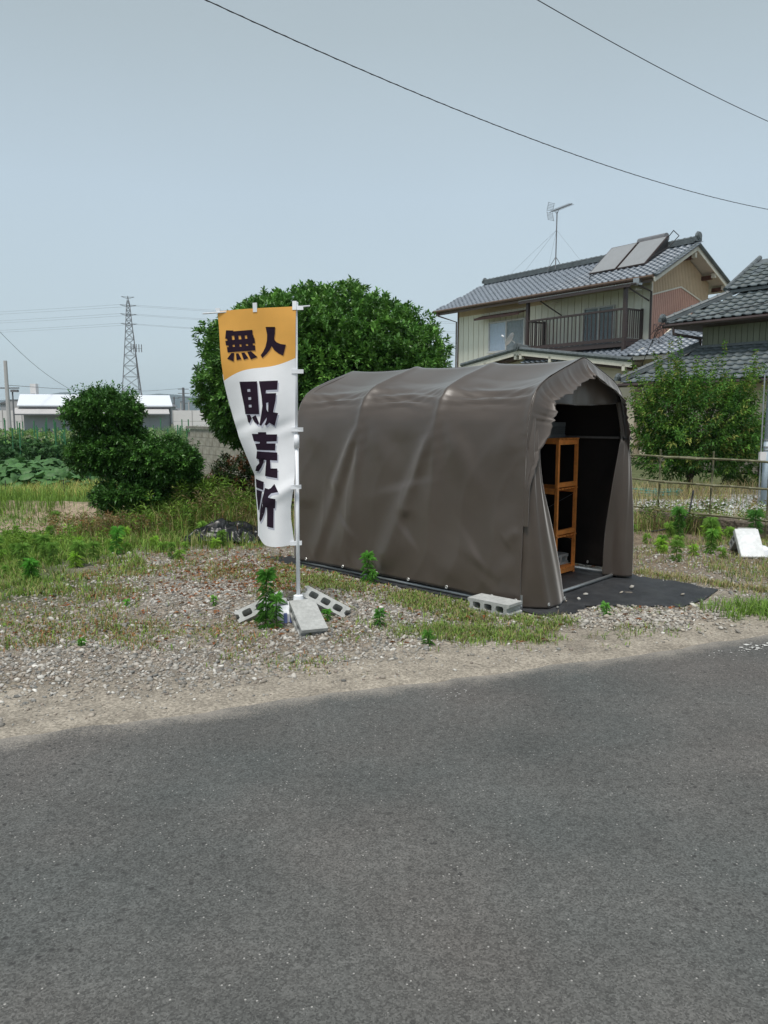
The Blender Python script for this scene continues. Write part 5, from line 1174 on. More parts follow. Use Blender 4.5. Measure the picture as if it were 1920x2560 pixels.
def trees():
    # big rounded evergreen
    bl = [(-.98, 12.4, 2.12, 1.86, 1.86, 1.30, 2.2), (-.85, 12.4, 1.75, 1.58, 1.7, 1.1, 2.1)]
    P, D = blobs_shell(bl, 9000, .14, .12, 4, -.75); kz = P[:, 2] < 3.56; P, D = P[kz], D[kz]; c = shoots(P, D, 9, .092, .042, G1, ln=.08, tipcols=[(.13, .28, .05), (.10, .23, .04)])
    P2, D2 = blobs_shell([(-.95, 12.4, 2.05, 1.6, 1.6, 1.1, 2.2)], 3500, .3, .1, 4); c2 = shoots(P2, D2, 6, .14, .06, G1, ln=.1)
    d3 = unit(rng.normal(size=(420, 3)) * [1, 1, .8] + [0, 0, .5]); kk = (np.abs(d3) ** 2.3).sum(1) ** (-1 / 2.3); P3 = np.array([-.98, 12.4, 2.08]) + d3 * [1.80, 1.80, 1.22] * kk[:, None]; c3 = shoots(P3, d3, 13, .085, .036, [(.08, .20, .035), (.09, .22, .04)], ln=.17, upb=.9)
    tree('evergreen_tree', 'big rounded glossy evergreen tree rising behind the flag and tent', 'tree', (-1.0, 12.4, 0), [c, c2, c3], [([(-1, 12.4, -.05), (-1.02, 12.4, .5), (-.95, 12.45, 1.3), (-1, 12.4, 2.6)], [.14, .11, .10, .05]), ([(-1, 12.4, .6), (-1.5, 12.2, 1.4), (-2, 12.1, 2.3)], [.07, .05, .02]), ([(-1, 12.4, .6), (-.4, 12.6, 1.5), (.2, 12.7, 2.3)], [.07, .05, .02])])
    # clipped small tree
    bl = [(-3.70, 10.1, 1.54, .46, .40, .25), (-3.72, 10.1, 1.72, .22, .22, .14), (-3.84, 10.1, 1.02, .32, .32, .27), (-3.48, 10.1, 1.04, .40, .38, .33), (-2.95, 10.05, .92, .44, .38, .31), (-2.70, 10.0, .86, .27, .26, .20), (-3.44, 10.0, .46, .36, .32, .22), (-3.12, 10.0, .50, .26, .28, .18)]
    P, D = blobs_shell(bl, 7400, .07, .22, 9); c = shoots(P, D, 7, .055, .027, [(.05, .135, .025), (.06, .16, .03), (.042, .115, .024)], ln=.05, tipcols=[(.09, .22, .04), (.055, .14, .026)])
    d3 = unit(rng.normal(size=(60, 3)) * [1, .8, .5] + [0, 0, .7]); P3 = np.array([-3.7, 10.1, 1.58]) + d3 * [.42, .36, .24]; c3 = shoots(P3, d3, 12, .05, .024, [(.06, .17, .03)], ln=.16, upb=1.3)
    P4 = np.array([[-2.55, 9.95, 1.05], [-2.5, 9.95, 1.0], [-2.62, 9.9, 1.08], [-3.68, 10.1, 1.78], [-3.58, 10.1, 1.8]]); c4 = shoots(P4, np.tile([.5, 0, .5], (5, 1)), 14, .05, .024, [(.05, .14, .03)], ln=.2)
    tree('clipped_tree', 'small dark green garden tree with a lobed crown and dark trunk', 'tree', (-3.12, 10.1, 0), [c, c3, c4], [([(-3.12, 10.1, -.05), (-3.14, 10.1, .25), (-3.36, 10.1, .6), (-3.55, 10.1, 1.0), (-3.7, 10.1, 1.5)], [.09, .07, .055, .04, .02]), ([(-3.28, 10.1, .35), (-3.1, 10.05, .7), (-2.85, 10, .95)], [.045, .03, .015]), ([(-3.3, 10.1, .3), (-3.5, 10.0, .6)], [.04, .02])])
    # loose tree on the right
    bl = [(6.15, 15, 1.30, .88, .85, .78), (5.6, 15, 1.55, .55, .6, .58), (6.6, 15, 1.52, .50, .6, .52), (5.45, 15, 1.2, .45, .5, .55), (6.3, 14.9, .85, .8, .6, .5), (5.6, 14.9, .75, .5, .5, .5), (6.7, 14.9, 1.1, .5, .5, .5)]
    YG = [(.09, .21, .03), (.12, .26, .04), (.07, .17, .03), (.16, .27, .045), (.20, .23, .055)]
    P, D = blobs_shell(bl, 2700, .20, .34, 12); c = shoots(P, D, 9, .095, .036, [(.045, .12, .022), (.055, .15, .028), (.07, .18, .03)], ln=.22, upb=.7, droop=.35, tipcols=YG)
    P3 = []; D3 = []
    for k in range(95):
        a = rng.uniform(-1.15, 1.15); x = 6.08 + a; z = 1.72 + .35 * math.cos(a * 1.1) + rng.uniform(-.5, .15); y = 15 + rng.uniform(-.5, .4); L_ = rng.uniform(.2, .62) * (1 if rng.random() < .6 else 1.6)
        d = unit(np.array([a * .35 + rng.normal(0, .15), rng.normal(0, .15), 1.0])); m_ = int(L_ / .04)
        for j in range(m_): P3.append(np.array([x, y, z]) + d * L_ * j / m_); D3.append(d)
    for (x, z, dx) in ((5.0, 1.2, -1), (5.05, 1.65, -1), (4.95, .9, -1), (7.1, 1.25, 1), (7.15, 1.45, 1), (6.95, .95, 1), (7.05, 1.75, 1)):
        for j in range(14): P3.append(np.array([x + dx * .025 * j, 14.9, z + .014 * j])); D3.append(np.array([dx, 0, .4]))
    P3 = np.array(P3); c3 = shoots(P3, np.array(D3), 3, .085, .03, YG, ln=.03, upb=.2, droop=.4, spread=1.3)
    stems = []
    for k in range(9): x = 5.4 + k * .17; stems.append(([(6.05, 15, .2), (6.05 + (x - 6.05) * .5, 15, 1.1), (x, 15, 2.1 + .2 * math.sin(k))], [.03, .02, .006]))
    tree('loose_green_tree', 'loose bright green tree with long upright sprays before the tiled house', 'tree', (6.05, 15, 0), [c, c3], [([(6.05, 15, -.05), (6.05, 15, .5), (6.1, 15, 1.2)], [.07, .06, .04])] + stems, m='leaf_matte')
    # reddish shrub
    bl = [(-2.0, 10.7, .62, .42, .38, .34), (-1.7, 10.6, .42, .40, .36, .34), (-2.15, 10.6, .42, .3, .3, .25)]
    P, D = blobs_shell(bl, 1500, .08, .25, 15); c = shoots(P, D, 7, .06, .032, [(.03, .05, .016), (.05, .04, .018), (.035, .07, .02)], ln=.08, tipcols=[(.11, .05, .02), (.03, .06, .02)])
    tree('reddish_shrub', 'dark shrub with reddish tinted leaves behind the lower part of the banner', 'shrub', (-1.95, 10.65, 0), [c], [([(-1.95, 10.65, -.05), (-1.95, 10.65, .5)], [.03, .015]), ([(-1.95, 10.65, .1), (-1.7, 10.6, .5)], [.02, .01])])
    # bushes by the right house wall
    P, D = blobs_shell([(7.75, 15.8, .55, .75, .5, .62), (8.1, 15.9, 1.0, .4, .4, .4)], 1200, .15, .3, 17); c = shoots(P, D, 7, .08, .035, G1, ln=.1, tipcols=YG)
    tree('garden_bush', 'low mixed green bush against the wall right of the loose tree', 'bush', (7.8, 15.8, 0), [c], [([(7.8, 15.8, -.05), (7.8, 15.8, .8)], [.03, .01])], m='leaf_matte')
    P, D = blobs_shell([(4.75, 16.2, .62, .42, .4, .7)], 800, .12, .3, 18); c = shoots(P, D, 7, .07, .035, [(.05, .075, .035), (.09, .11, .06), (.03, .07, .02)], ln=.1)
    tree('variegated_bush', 'greyish speckled bush behind the left part of the loose tree', 'bush', (4.75, 16.2, 0), [c], [([(4.75, 16.2, -.05), (4.75, 16.2, .8)], [.03, .01])], m='leaf_matte')
trees()

# ---------------------------------------------------------------- weeds
def weed_mesh(name, h, n, L, W, col, seed, tuft=True, parent_only=False):
    r0 = np.random.default_rng(seed); t_ = r0.random(n) ** .8; t_[: n // 3] = r0.uniform(.86, 1, n // 3); th = r0.uniform(0, 2 * PI, n)
    z = t_ * h; el_ = np.where(t_ > .85, r0.uniform(-.1, 1.1, n), r0.uniform(-.4, .45, n)); d = np.stack([np.cos(th) * np.cos(el_), np.sin(th) * np.cos(el_), np.sin(el_)], 1)
    bend = np.array([r0.normal(0, .08), r0.normal(0, .08)]); P = np.stack([bend[0] * z * z / h, bend[1] * z * z / h, z], 1)
    ll = L * np.where(t_ > .85, 1.05, 1.1 - .35 * t_) * r0.uniform(.8, 1.2, n)
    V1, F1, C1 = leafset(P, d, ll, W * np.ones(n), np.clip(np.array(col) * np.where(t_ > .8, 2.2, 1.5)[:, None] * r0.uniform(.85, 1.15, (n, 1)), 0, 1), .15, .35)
    me = bpy.data.meshes.new(name); sv = []; sf = []
    for k in range(5):
        zz = h * k / 4
        for a in range(4): sv.append((bend[0] * zz * zz / h + .0045 * math.cos(a * PI / 2), bend[1] * zz * zz / h + .0045 * math.sin(a * PI / 2), zz))
    for k in range(4):
        for a in range(4): sf.append((k * 4 + a, k * 4 + (a + 1) % 4, k * 4 + 4 + (a + 1) % 4, k * 4 + 4 + a))
    V = np.concatenate([V1, np.array(sv)]); nf = [tuple(f) for f in F1.tolist()] + [tuple(i + len(V1) for i in f) for f in sf]
    me.from_pydata(V.tolist(), [], nf); ca = me.color_attributes.new('Col', 'FLOAT_COLOR', 'CORNER')
    cc = np.concatenate([np.repeat(C1, 3, axis=0), np.tile(np.array(col) * .8, (len(sf) * 4, 1))]); ca.data.foreach_set('color', np.concatenate([cc, np.ones((len(cc), 1))], 1).astype(np.float32).ravel())
    me.materials.append(M['leaf_matte']); return me
WG = (.12, .21, .045); WG2 = (.16, .26, .055)
def weeds():
    hero = [((-.86, 5.38), .40, 'tall dark leafy weed growing in front of the left flag base block', 190, .085, .013, (.05, .14, .022)), ((-.775, 5.33), .24, 'shorter weed beside the tall one at the flag base', 90, .07, .011, (.07, .18, .03)), ((-.15, 6.93), .26, 'bright leafy weed standing against the long side of the tent', 120, .085, .013, (.08, .21, .035)), ((-.10, 6.82), .12, 'small weed at the foot of the bright weed by the tent side', 50, .06, .012, (.09, .22, .04)),
            ((-.03, 5.38), .11, 'round green weed clump in the gravel between the flag and tent block', 70, .06, .010, (.06, .17, .03)), ((.30, 4.98), .09, 'small green weed at the gravel edge nearest the road', 60, .06, .009, (.09, .2, .04)), ((-3.28, 6.95), .17, 'bushy bright weed clump near the left edge of the gravel', 170, .09, .012, (.08, .22, .035)), ((-2.95, 8.25), .28, 'upright bright weed in front of the small clipped tree', 130, .09, .012, (.09, .23, .04)),
            ((-1.36, 5.92), .07, 'small round pale green weed left of the flag base', 50, .04, .012, (.14, .27, .06)), ((-2.06, 5.95), .05, 'tiny bright green weed alone on the left gravel', 40, .035, .01, (.08, .24, .03)), ((-2.02, 4.92), .04, 'flat green weed tuft on the lower left gravel', 40, .04, .008, (.08, .2, .03)), ((3.62, 8.3), .26, 'tall yellowish green weed beside the pale slab', 170, .08, .011, (.13, .25, .05)), ((3.75, 9.55), .36, 'tall drooping weed in the middle of the bamboo fence', 200, .11, .012, (.08, .19, .04)),
            ((4.45, 9.0), .34, 'tall weed growing through the right part of the bamboo fence', 160, .11, .012, (.07, .17, .04)), ((3.55, 11.4), .55, 'bright topped weed just behind the lowest bamboo rail', 120, .1, .014, (.11, .24, .05)), ((1.72, 5.72), .09, 'small green weed at the edge of the black sheet', 50, .05, .011, (.09, .22, .04)), ((-.42, 5.52), .07, 'small bright weed right of the leaning concrete block', 50, .05, .01, (.09, .23, .04))]
    for i, ((x, y), h, lab, n, L, W, col) in enumerate(hero):
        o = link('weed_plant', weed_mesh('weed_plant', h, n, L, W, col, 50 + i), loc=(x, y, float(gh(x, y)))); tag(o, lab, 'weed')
    var = [weed_mesh('weed_plant', .16, 100, .085, .010, WG2, 5), weed_mesh('weed_plant', .24, 120, .09, .011, WG, 6), weed_mesh('weed_plant', .10, 70, .075, .010, WG2, 7), weed_mesh('weed_plant', .13, 80, .08, .009, (.2, .32, .05), 8)]
    r0 = random.Random(11); k = 0
    while k < 135:
        if r0.random() < .62: x, y = r0.uniform(-5.2, -1.3), r0.uniform(6.6, 10.3); ok = y > 6.9 + .6 * (x + 3.4) + .3
        else: x, y = r0.uniform(2.3, 5.6), r0.uniform(6.4, 10.2); ok = abs(x) < y * .53 and (y > 8.0 or r0.random() < .25) and tent_local(x, y)[0] > 2.0
        if not ok: continue
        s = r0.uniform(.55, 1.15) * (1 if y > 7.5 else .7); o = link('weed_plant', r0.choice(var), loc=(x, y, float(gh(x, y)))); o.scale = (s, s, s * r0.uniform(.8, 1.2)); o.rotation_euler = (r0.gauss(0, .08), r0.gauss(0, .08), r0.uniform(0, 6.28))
        if x < 0: z_ = 'at the left edge of the gravel' if y < 7.6 else 'in the grass before the clipped tree' if y < 8.8 else 'near the foot of the clipped tree and black tarp'
        else: z_ = 'in the open ground right of the tent' if y < 8.8 else 'at the foot of the bamboo fence'
        sz = 'low' if s < .75 else 'taller'
        tag(o, sz + ' bright green leafy weed ' + z_, 'weed', sz + ' weeds ' + z_); k += 1
weeds()
def blades(x, y, h, wd, cols, lean=.5, jit=.2):
    n = len(x); z = gh(x, y); th = rng.uniform(0, 2 * PI, n); a = np.abs(rng.normal(0, lean, n)); h = h * rng.uniform(.5, 1.2, n)
    d = np.stack([np.cos(th) * np.sin(a), np.sin(th) * np.sin(a), np.cos(a)], 1); P = np.stack([x, y, z - .004], 1)
    S = np.stack([-np.sin(th), np.cos(th), np.zeros(n)], 1) * (wd * rng.uniform(.6, 1.3, n))[:, None] / 2; M_ = P + d * (h * .55)[:, None]; Tt = P + d * h[:, None] + np.stack([np.cos(th), np.sin(th), -np.ones(n)], 1) * (h * .22)[:, None]
    V = np.stack([P - S, P + S, M_ + S * .8, M_ - S * .8, Tt], 1).reshape(-1, 3); i = np.arange(n)[:, None] * 5
    F = np.concatenate([i + [0, 1, 2], i + [0, 2, 3], i + [3, 2, 4]], 1).reshape(-1, 3); return V, F, np.repeat(pick(cols, n, jit), 3, axis=0)
def inpoly(x, y, poly):
    c = np.zeros(len(x), bool); m_ = len(poly)
    for i in range(m_):
        x1, y1 = poly[i]; x2, y2 = poly[(i + 1) % m_]; cond = ((y1 > y) != (y2 > y)) & (x < (x2 - x1) * (y - y1) / (y2 - y1 + 1e-12) + x1); c ^= cond
    return c
def off_tent(x, y, pad=.0):
    wl, ll = tent_local(x, y); a = (wl > -.10 - pad) & (wl < 1.83 + pad) & (ll > -.25 - pad) & (ll < 3.0)
    ap = inpoly(wl, ll, [(.1, -.1), (.14, -.34), (.34, -.38), (.50, -.36), (.78, -.66), (.97, -.86), (1.32, -.90), (1.73, -.85), (1.79, -.5), (1.82, 0)])
    return ~(a | ap)
def scatter(n, x0, x1, y0, y1, f):
    x = rng.uniform(x0, x1, n); y = rng.uniform(y0, y1, n); k = (rng.random(n) < f(x, y)) & off_tent(x, y) & (road_d(x, y) > .12) & (np.abs(x) < y * .56 + .3); return x[k], y[k]
def clumpy(x, y, s, n=6):
    """draw each point out to a little clump"""
    X = np.repeat(x, n) + rng.normal(0, s, len(x) * n); Y = np.repeat(y, n) + rng.normal(0, s, len(x) * n); k = off_tent(X, Y) & (road_d(X, Y) > .1); return X[k], Y[k]
def vegetation():
    GR = [(.17, .30, .05), (.23, .37, .065), (.14, .25, .05), (.28, .34, .09), (.32, .28, .13)]
    RD = [(.42, .21, .10), (.32, .17, .08), (.36, .28, .15), (.26, .26, .11), (.20, .28, .08), (.30, .24, .14)]
    DRY = [(.48, .40, .24), (.40, .30, .16), (.34, .28, .15)]
    gm_ = lambda x, y: np.clip(np.maximum((-2.65 - x + (vnoise(x, y, 1.7, 31) - .5) * 1.3 - .5 * (y < 6.3)) / .5, (y - 8.35 + (vnoise(x, y, 1.5, 32) - .5) * 1.3) / .6), 0, 1) * ~((x < -3.7) & (y > 9.2 + .4 * vnoise(x, y, 2, 3))) * (.25 + .75 * (vnoise(x, y, 1.9, 61) > .28))
    sets = []
    x, y = scatter(15000, -6.5, -.6, 6, 11.5, lambda x, y: gm_(x, y) * (.3 + .9 * vnoise(x, y, 2.3, 8))); X, Y = clumpy(x, y, .03, 7); sets.append(blades(X, Y, .10, .008, GR, .6))
    # fringe of reddish seedheads between gravel and green
    fr = lambda x, y: np.clip(np.exp(-((x + 2.35 + (vnoise(x, y, 1.1, 33) - .5) * 1.2) / .45) ** 2) * (y < 8.4) + np.exp(-((y - 7.7 + (vnoise(x, y, 1.1, 37) - .5) * 1.1) / .5) ** 2) * (x > -2.7), 0, 1) * np.clip(vnoise(x, y, 2.1, 34) * 2.2 - .6, 0, 1) * np.clip(vnoise(x, y, 7, 64) * 1.8 - .3, 0, 1)
    x, y = scatter(24000, -5, -.2, 4.8, 9, fr); X, Y = clumpy(x, y, .035, 5); sets.append(blades(X, Y, .065, .006, RD + GR[:3], .6))
    # patches over the gravel
    pt = lambda x, y: np.clip((vnoise(x, y, 1.6, 35) - .54) * 5, 0, 1) * np.clip(vnoise(x, y, 6, 36) * 1.6 - .2, 0, 1) * np.clip((road_d(x, y) - .45) * 1.5, 0, 1)
    x, y = scatter(20000, -4.5, 2.6, 4.0, 8.2, pt); X, Y = clumpy(x, y, .025, 6); sets.append(blades(X, Y, .045, .008, RD + GR, .7))
    # strip beside the tent and before it
    def tent_edge(x, y): wl, ll = tent_local(x, y); return np.exp(-((wl + .33) / .22) ** 2) * (ll > -.5) * (ll < 2.7) * np.clip(vnoise(x, y, 3.2, 37) * 2 - .45, 0, 1)
    x, y = scatter(42000, -1.6, 1.6, 5.0, 8, tent_edge); X, Y = clumpy(x, y, .02, 4); sets.append(blades(X, Y, .055, .008, RD[2:] + GR, .6))
    fg = lambda x, y: np.clip(np.exp(-(((x - .85) / .65) ** 2 + ((y - 5.35 - .1 * (x - .8)) / .22) ** 2)) * 1.3 + np.exp(-(((x - 1.55) / .3) ** 2 + ((y - 5.6) / .14) ** 2)), 0, 1) * np.clip(vnoise(x, y, 4.2, 38) * 2 - .35, 0, 1)
    x, y = scatter(14000, -.6, 2.4, 4.8, 6, fg); X, Y = clumpy(x, y, .02, 5); sets.append(blades(X, Y, .06, .006, GR[:4] + RD[3:], .6))
    for (cx, cy, r_, n_) in ((-.55, 4.62, .16, 130), (-1.35, 5.3, .22, 160), (-.95, 5.45, .12, 100), (1.95, 5.9, .18, 60), (-1.75, 5.5, .2, 120), (-2.3, 5.35, .14, 60)):
        x = rng.normal(cx, r_, n_); y = rng.normal(cy, r_ * .6, n_); X, Y = clumpy(x, y, .015, 4); sets.append(blades(X, Y, .04, .006, GR + RD, .8))
    # right side ground
    rg = lambda x, y: np.clip((tent_local(x, y)[0] - 1.95) * 1.5 + (y - 7.2) * .3, 0, 1) * (.12 + np.clip(vnoise(x, y, 1.8, 39) * 2.2 - .7, 0, 1)) * np.clip((road_d(x, y) - .25) * 2, 0, 1)
    x, y = scatter(9500, 1.9, 6, 5.6, 10.8, rg); X, Y = clumpy(x, y, .035, 6); sets.append(blades(X, Y, .085, .006, GR + DRY[:2] + RD[2:], .6))
    x, y = scatter(3000, 2.2, 4.2, 5.4, 6.6, lambda x, y: np.exp(-(((x - 3.05) / .35) ** 2 + ((y - 5.85) / .2) ** 2))); X, Y = clumpy(x, y, .02, 6); sets.append(blades(X, Y, .12, .006, GR[:3], .5))
    x, y = scatter(2600, 2.2, 3.4, 5.8, 7.4, lambda x, y: np.exp(-(np.abs(tent_local(x, y)[0] - 2.0) / .12) ** 2) * .9); X, Y = clumpy(x, y, .02, 5); sets.append(blades(X, Y, .07, .006, GR[2:] + DRY, .5))
    V, F, C_ = joinsets(sets); tag(np_mesh('grass', V, F, M['leaf_matte'], C_), 'short grass and reddish weeds spread over the lot', 'grass', kind='stuff')
    # tall grasses round the small tree, shrub and bamboo fence
    sets = []
    def tall(n, cx, cy, sx, sy, h, cols, wd=.007, lean=.35, cl=5):
        x = rng.normal(cx, sx, n); y = rng.normal(cy, sy, n); X, Y = clumpy(x, y, .03, cl); sets.append(blades(X, Y, h, wd, cols, lean))
    tall(350, -3.3, 9.7, .5, .25, .2, RD + GR); tall(800, -2.6, 10.2, .5, .4, .55, GR); tall(500, -2.1, 10.0, .35, .25, .5, GR[:4] + RD); tall(400, -1.6, 9.9, .4, .3, .35, GR + DRY)
    tall(900, -4.2, 8.6, .8, .35, .16, GR[:3] + [(.3, .46, .08)]); tall(900, -4.6, 8.2, .6, .6, .14, GR[:3] + [(.3, .46, .08)]); tall(300, -2.6, 9.0, .6, .25, .22, GR)
    tall(400, 4.3, 10.0, .9, .12, .35, GR + DRY); tall(350, 3.6, 10.6, .5, .12, .3, GR + DRY); tall(700, 5.3, 14.0, 1.2, .5, .45, DRY + GR[3:], .006, .5, 4); tall(500, 4.2, 13.8, .7, .7, .35, DRY + GR[3:], .006, .5, 4); tall(500, 5.2, 12.2, 1.3, 1.0, .22, GR + RD, .006, .5, 4)
    tall(260, 4.0, 11.3, .8, .3, .2, GR + RD, .006, .5, 4); tall(300, -5.8, 12.0, .5, .4, .35, GR[:3])
    for (n_, cx, cy, sx, sy, h_, cols_, L_, W_) in ((420, -2.45, 10.3, .30, .3, .62, GR[:3], .10, .012), (300, -2.15, 10.05, .28, .2, .5, RD[2:] + GR[:2], .09, .011), (260, -2.75, 9.9, .3, .3, .35, GR[:3], .09, .014), (240, -3.7, 9.55, .35, .15, .25, RD + DRY, .05, .008), (260, -3.0, 9.6, .35, .15, .22, DRY + RD, .05, .008), (200, -1.7, 10.1, .25, .2, .4, GR, .09, .012), (200, -4.6, 8.6, .6, .3, .16, GR[:2], .08, .012), (160, 4.2, 9.9, .8, .1, .35, GR, .08, .011)):
        px_ = rng.normal(cx, sx, n_); py_ = rng.normal(cy, sy, n_); pz_ = rng.uniform(.03, 1, n_) ** .8 * h_; sets.append(shoots(np.stack([px_, py_, pz_], 1), rng.normal(0, .5, (n_, 3)) + [0, 0, 1], 8, L_, W_, cols_, ln=.1, droop=.3))
    V, F, C_ = joinsets(sets); tag(np_mesh('tall_grass', V, F, M['leaf_matte'], C_), 'taller rough grass along the garden edge and the bamboo fence', 'grass', kind='stuff')
    # dead leaves
    n = 1500; x = np.concatenate([rng.normal(-1.3, .45, n // 2), rng.uniform(-3, 2.5, n // 2)]); y = np.concatenate([rng.normal(7.4, .6, n // 2), rng.uniform(5, 9, n // 2)]); k = off_tent(x, y) & (road_d(x, y) > .4); x, y = x[k], y[k]
    th = rng.uniform(0, 6.28, len(x)); D = np.stack([np.cos(th), np.sin(th), rng.normal(0, .15, len(x))], 1); V, F, C_ = leafset(np.stack([x, y, gh(x, y) + .012], 1), D, .05 * rng.uniform(.6, 1.3, len(x)), .025 * np.ones(len(x)), pick([(.28, .10, .04), (.22, .09, .035), (.33, .17, .08), (.25, .17, .11)], len(x)), .4)
    tag(np_mesh('dead_leaves', V, F, M['leaf_matte'], C_), 'scattered reddish brown fallen leaves on the gravel', 'leaves', kind='stuff')
vegetation()
def gravel():
    bm = bmesh.new(); bmesh.ops.create_icosphere(bm, subdivisions=1, radius=1); base = np.array([v.co[:] for v in bm.verts]); fc = np.array([[v.index for v in f.verts] for f in bm.faces]); bm.free()
    def stones(x, y, s, cols, zoff=0, flat=.6, jit=.18):
        n = len(x); nv = len(base); r_ = 1 + rng.uniform(-.28, .28, (n, nv, 1)); sc3 = np.stack([rng.uniform(.8, 1.3, n), rng.uniform(.65, 1.0, n), rng.uniform(flat * .7, flat * 1.2, n)], 1)
        P = base[None] * r_ * sc3[:, None]; th = rng.uniform(0, 6.28, n); c, s_ = np.cos(th)[:, None], np.sin(th)[:, None]; X = P[..., 0] * c - P[..., 1] * s_; Y = P[..., 0] * s_ + P[..., 1] * c
        tl_ = rng.normal(0, .3, n)[:, None]; Z = P[..., 2] + X * tl_; V = np.stack([X, Y, Z], -1) * s[:, None, None] + np.stack([x, y, gh(x, y) + zoff + s * .22], 1)[:, None]
        F = (fc[None] + (np.arange(n) * nv)[:, None, None]).reshape(-1, 3); return V.reshape(-1, 3), F, np.repeat(pick(cols, n, jit), len(fc), axis=0)
    GC = [(.38, .36, .325), (.31, .29, .26), (.25, .235, .21), (.50, .485, .45), (.33, .295, .25), (.27, .23, .195), (.20, .20, .19)]
    def dens(x, y):
        d = road_d(x, y); a = np.clip((d - .42 - (vnoise(x, y, 1.3, 41) - .5) * .5) / .35, .03, 1); b = np.clip(np.minimum((x + 3.1 + (vnoise(x, y, 1.5, 62) - .5) * 1.2) / .6, (8.6 - y) / .8), .04, 1) * (x < 2) + (x >= 2) * .30
        near = np.exp(-(((x - 1.95) / .7) ** 2 + ((y - 5.65) / .32) ** 2)); c = .35 + .65 * np.clip(vnoise(x, y, 1.7, 42) * 2.2 - .3, 0, 1)
        return np.clip(a * b * c + near * a, 0, 1)
    x, y = scatter(150000, -4.6, 5.0, 3.4, 9.0, dens); dd = np.hypot(x, y); s = np.clip(rng.lognormal(math.log(.0090), .42, len(x)), .0045, .026)
    n = len(x); a = stones(x, y, s, GC)
    x2, y2 = scatter(14000, -3, 4.0, 3.0, 6.6, lambda x, y: np.clip(1.1 - np.abs(road_d(x, y) - .3) * 1.7, 0, 1) * .8); b_ = stones(x2, y2, np.clip(rng.lognormal(math.log(.0045), .5, len(x2)), .002, .014), GC)
    x4, y4 = scatter(2200, 1.2, 3.0, 5.2, 6.1, lambda x, y: np.exp(-(((x - 1.95) / .55) ** 2 + ((y - 5.66) / .25) ** 2))); c_ = stones(x4, y4, np.clip(rng.lognormal(math.log(.013), .4, len(x4)), .006, .026), [(.45, .43, .39), (.36, .34, .30), (.28, .26, .23), (.40, .36, .30)], .004)
    V, F, C_ = joinsets([a, b_, c_]); tag(np_mesh('gravel', V, F, M['stone'], C_), 'pale crushed gravel spread over the lot', 'gravel', kind='stuff')
    x3 = rng.uniform(2.9, 9, 15000); y3 = rng.uniform(10.3, 15.5, 15000); k = (x3 < y3 * .56) & (y3 > 10.45 - (x3 - 3.69) * 1.18 + .15) & (rng.random(15000) < .35 + .6 * vnoise(x3, y3, 1.2, 44)); V, F, C_ = stones(x3[k], y3[k], rng.uniform(.012, .028, k.sum()), [(.62, .63, .65), (.52, .53, .55), (.46, .46, .47), (.68, .69, .70)], .02)
    tag(np_mesh('white_gravel', V, F, M['stone'], C_), 'white gravel covering the yard behind the bamboo fence', 'gravel', kind='stuff')
    # stones on the sheet
    r0 = random.Random(4)
    for (x, y) in ((2.05, 6.42), (1.5, 6.12), (1.62, 6.18), (2.55, 6.35), (2.62, 6.12), (1.38, 5.9), (2.2, 6.62), (1.72, 6.35)):
        V, F, C_ = stones(np.array([x]), np.array([y]), np.array([r0.uniform(.014, .024)]), GC); V = V + [0, 0, .02]; o = np_mesh('loose_stone', V, F, M['stone'], C_); tag(o, 'small pale stone lying loose on the black sheet before the tent', 'stone', 'loose stones on the black sheet')
gravel()

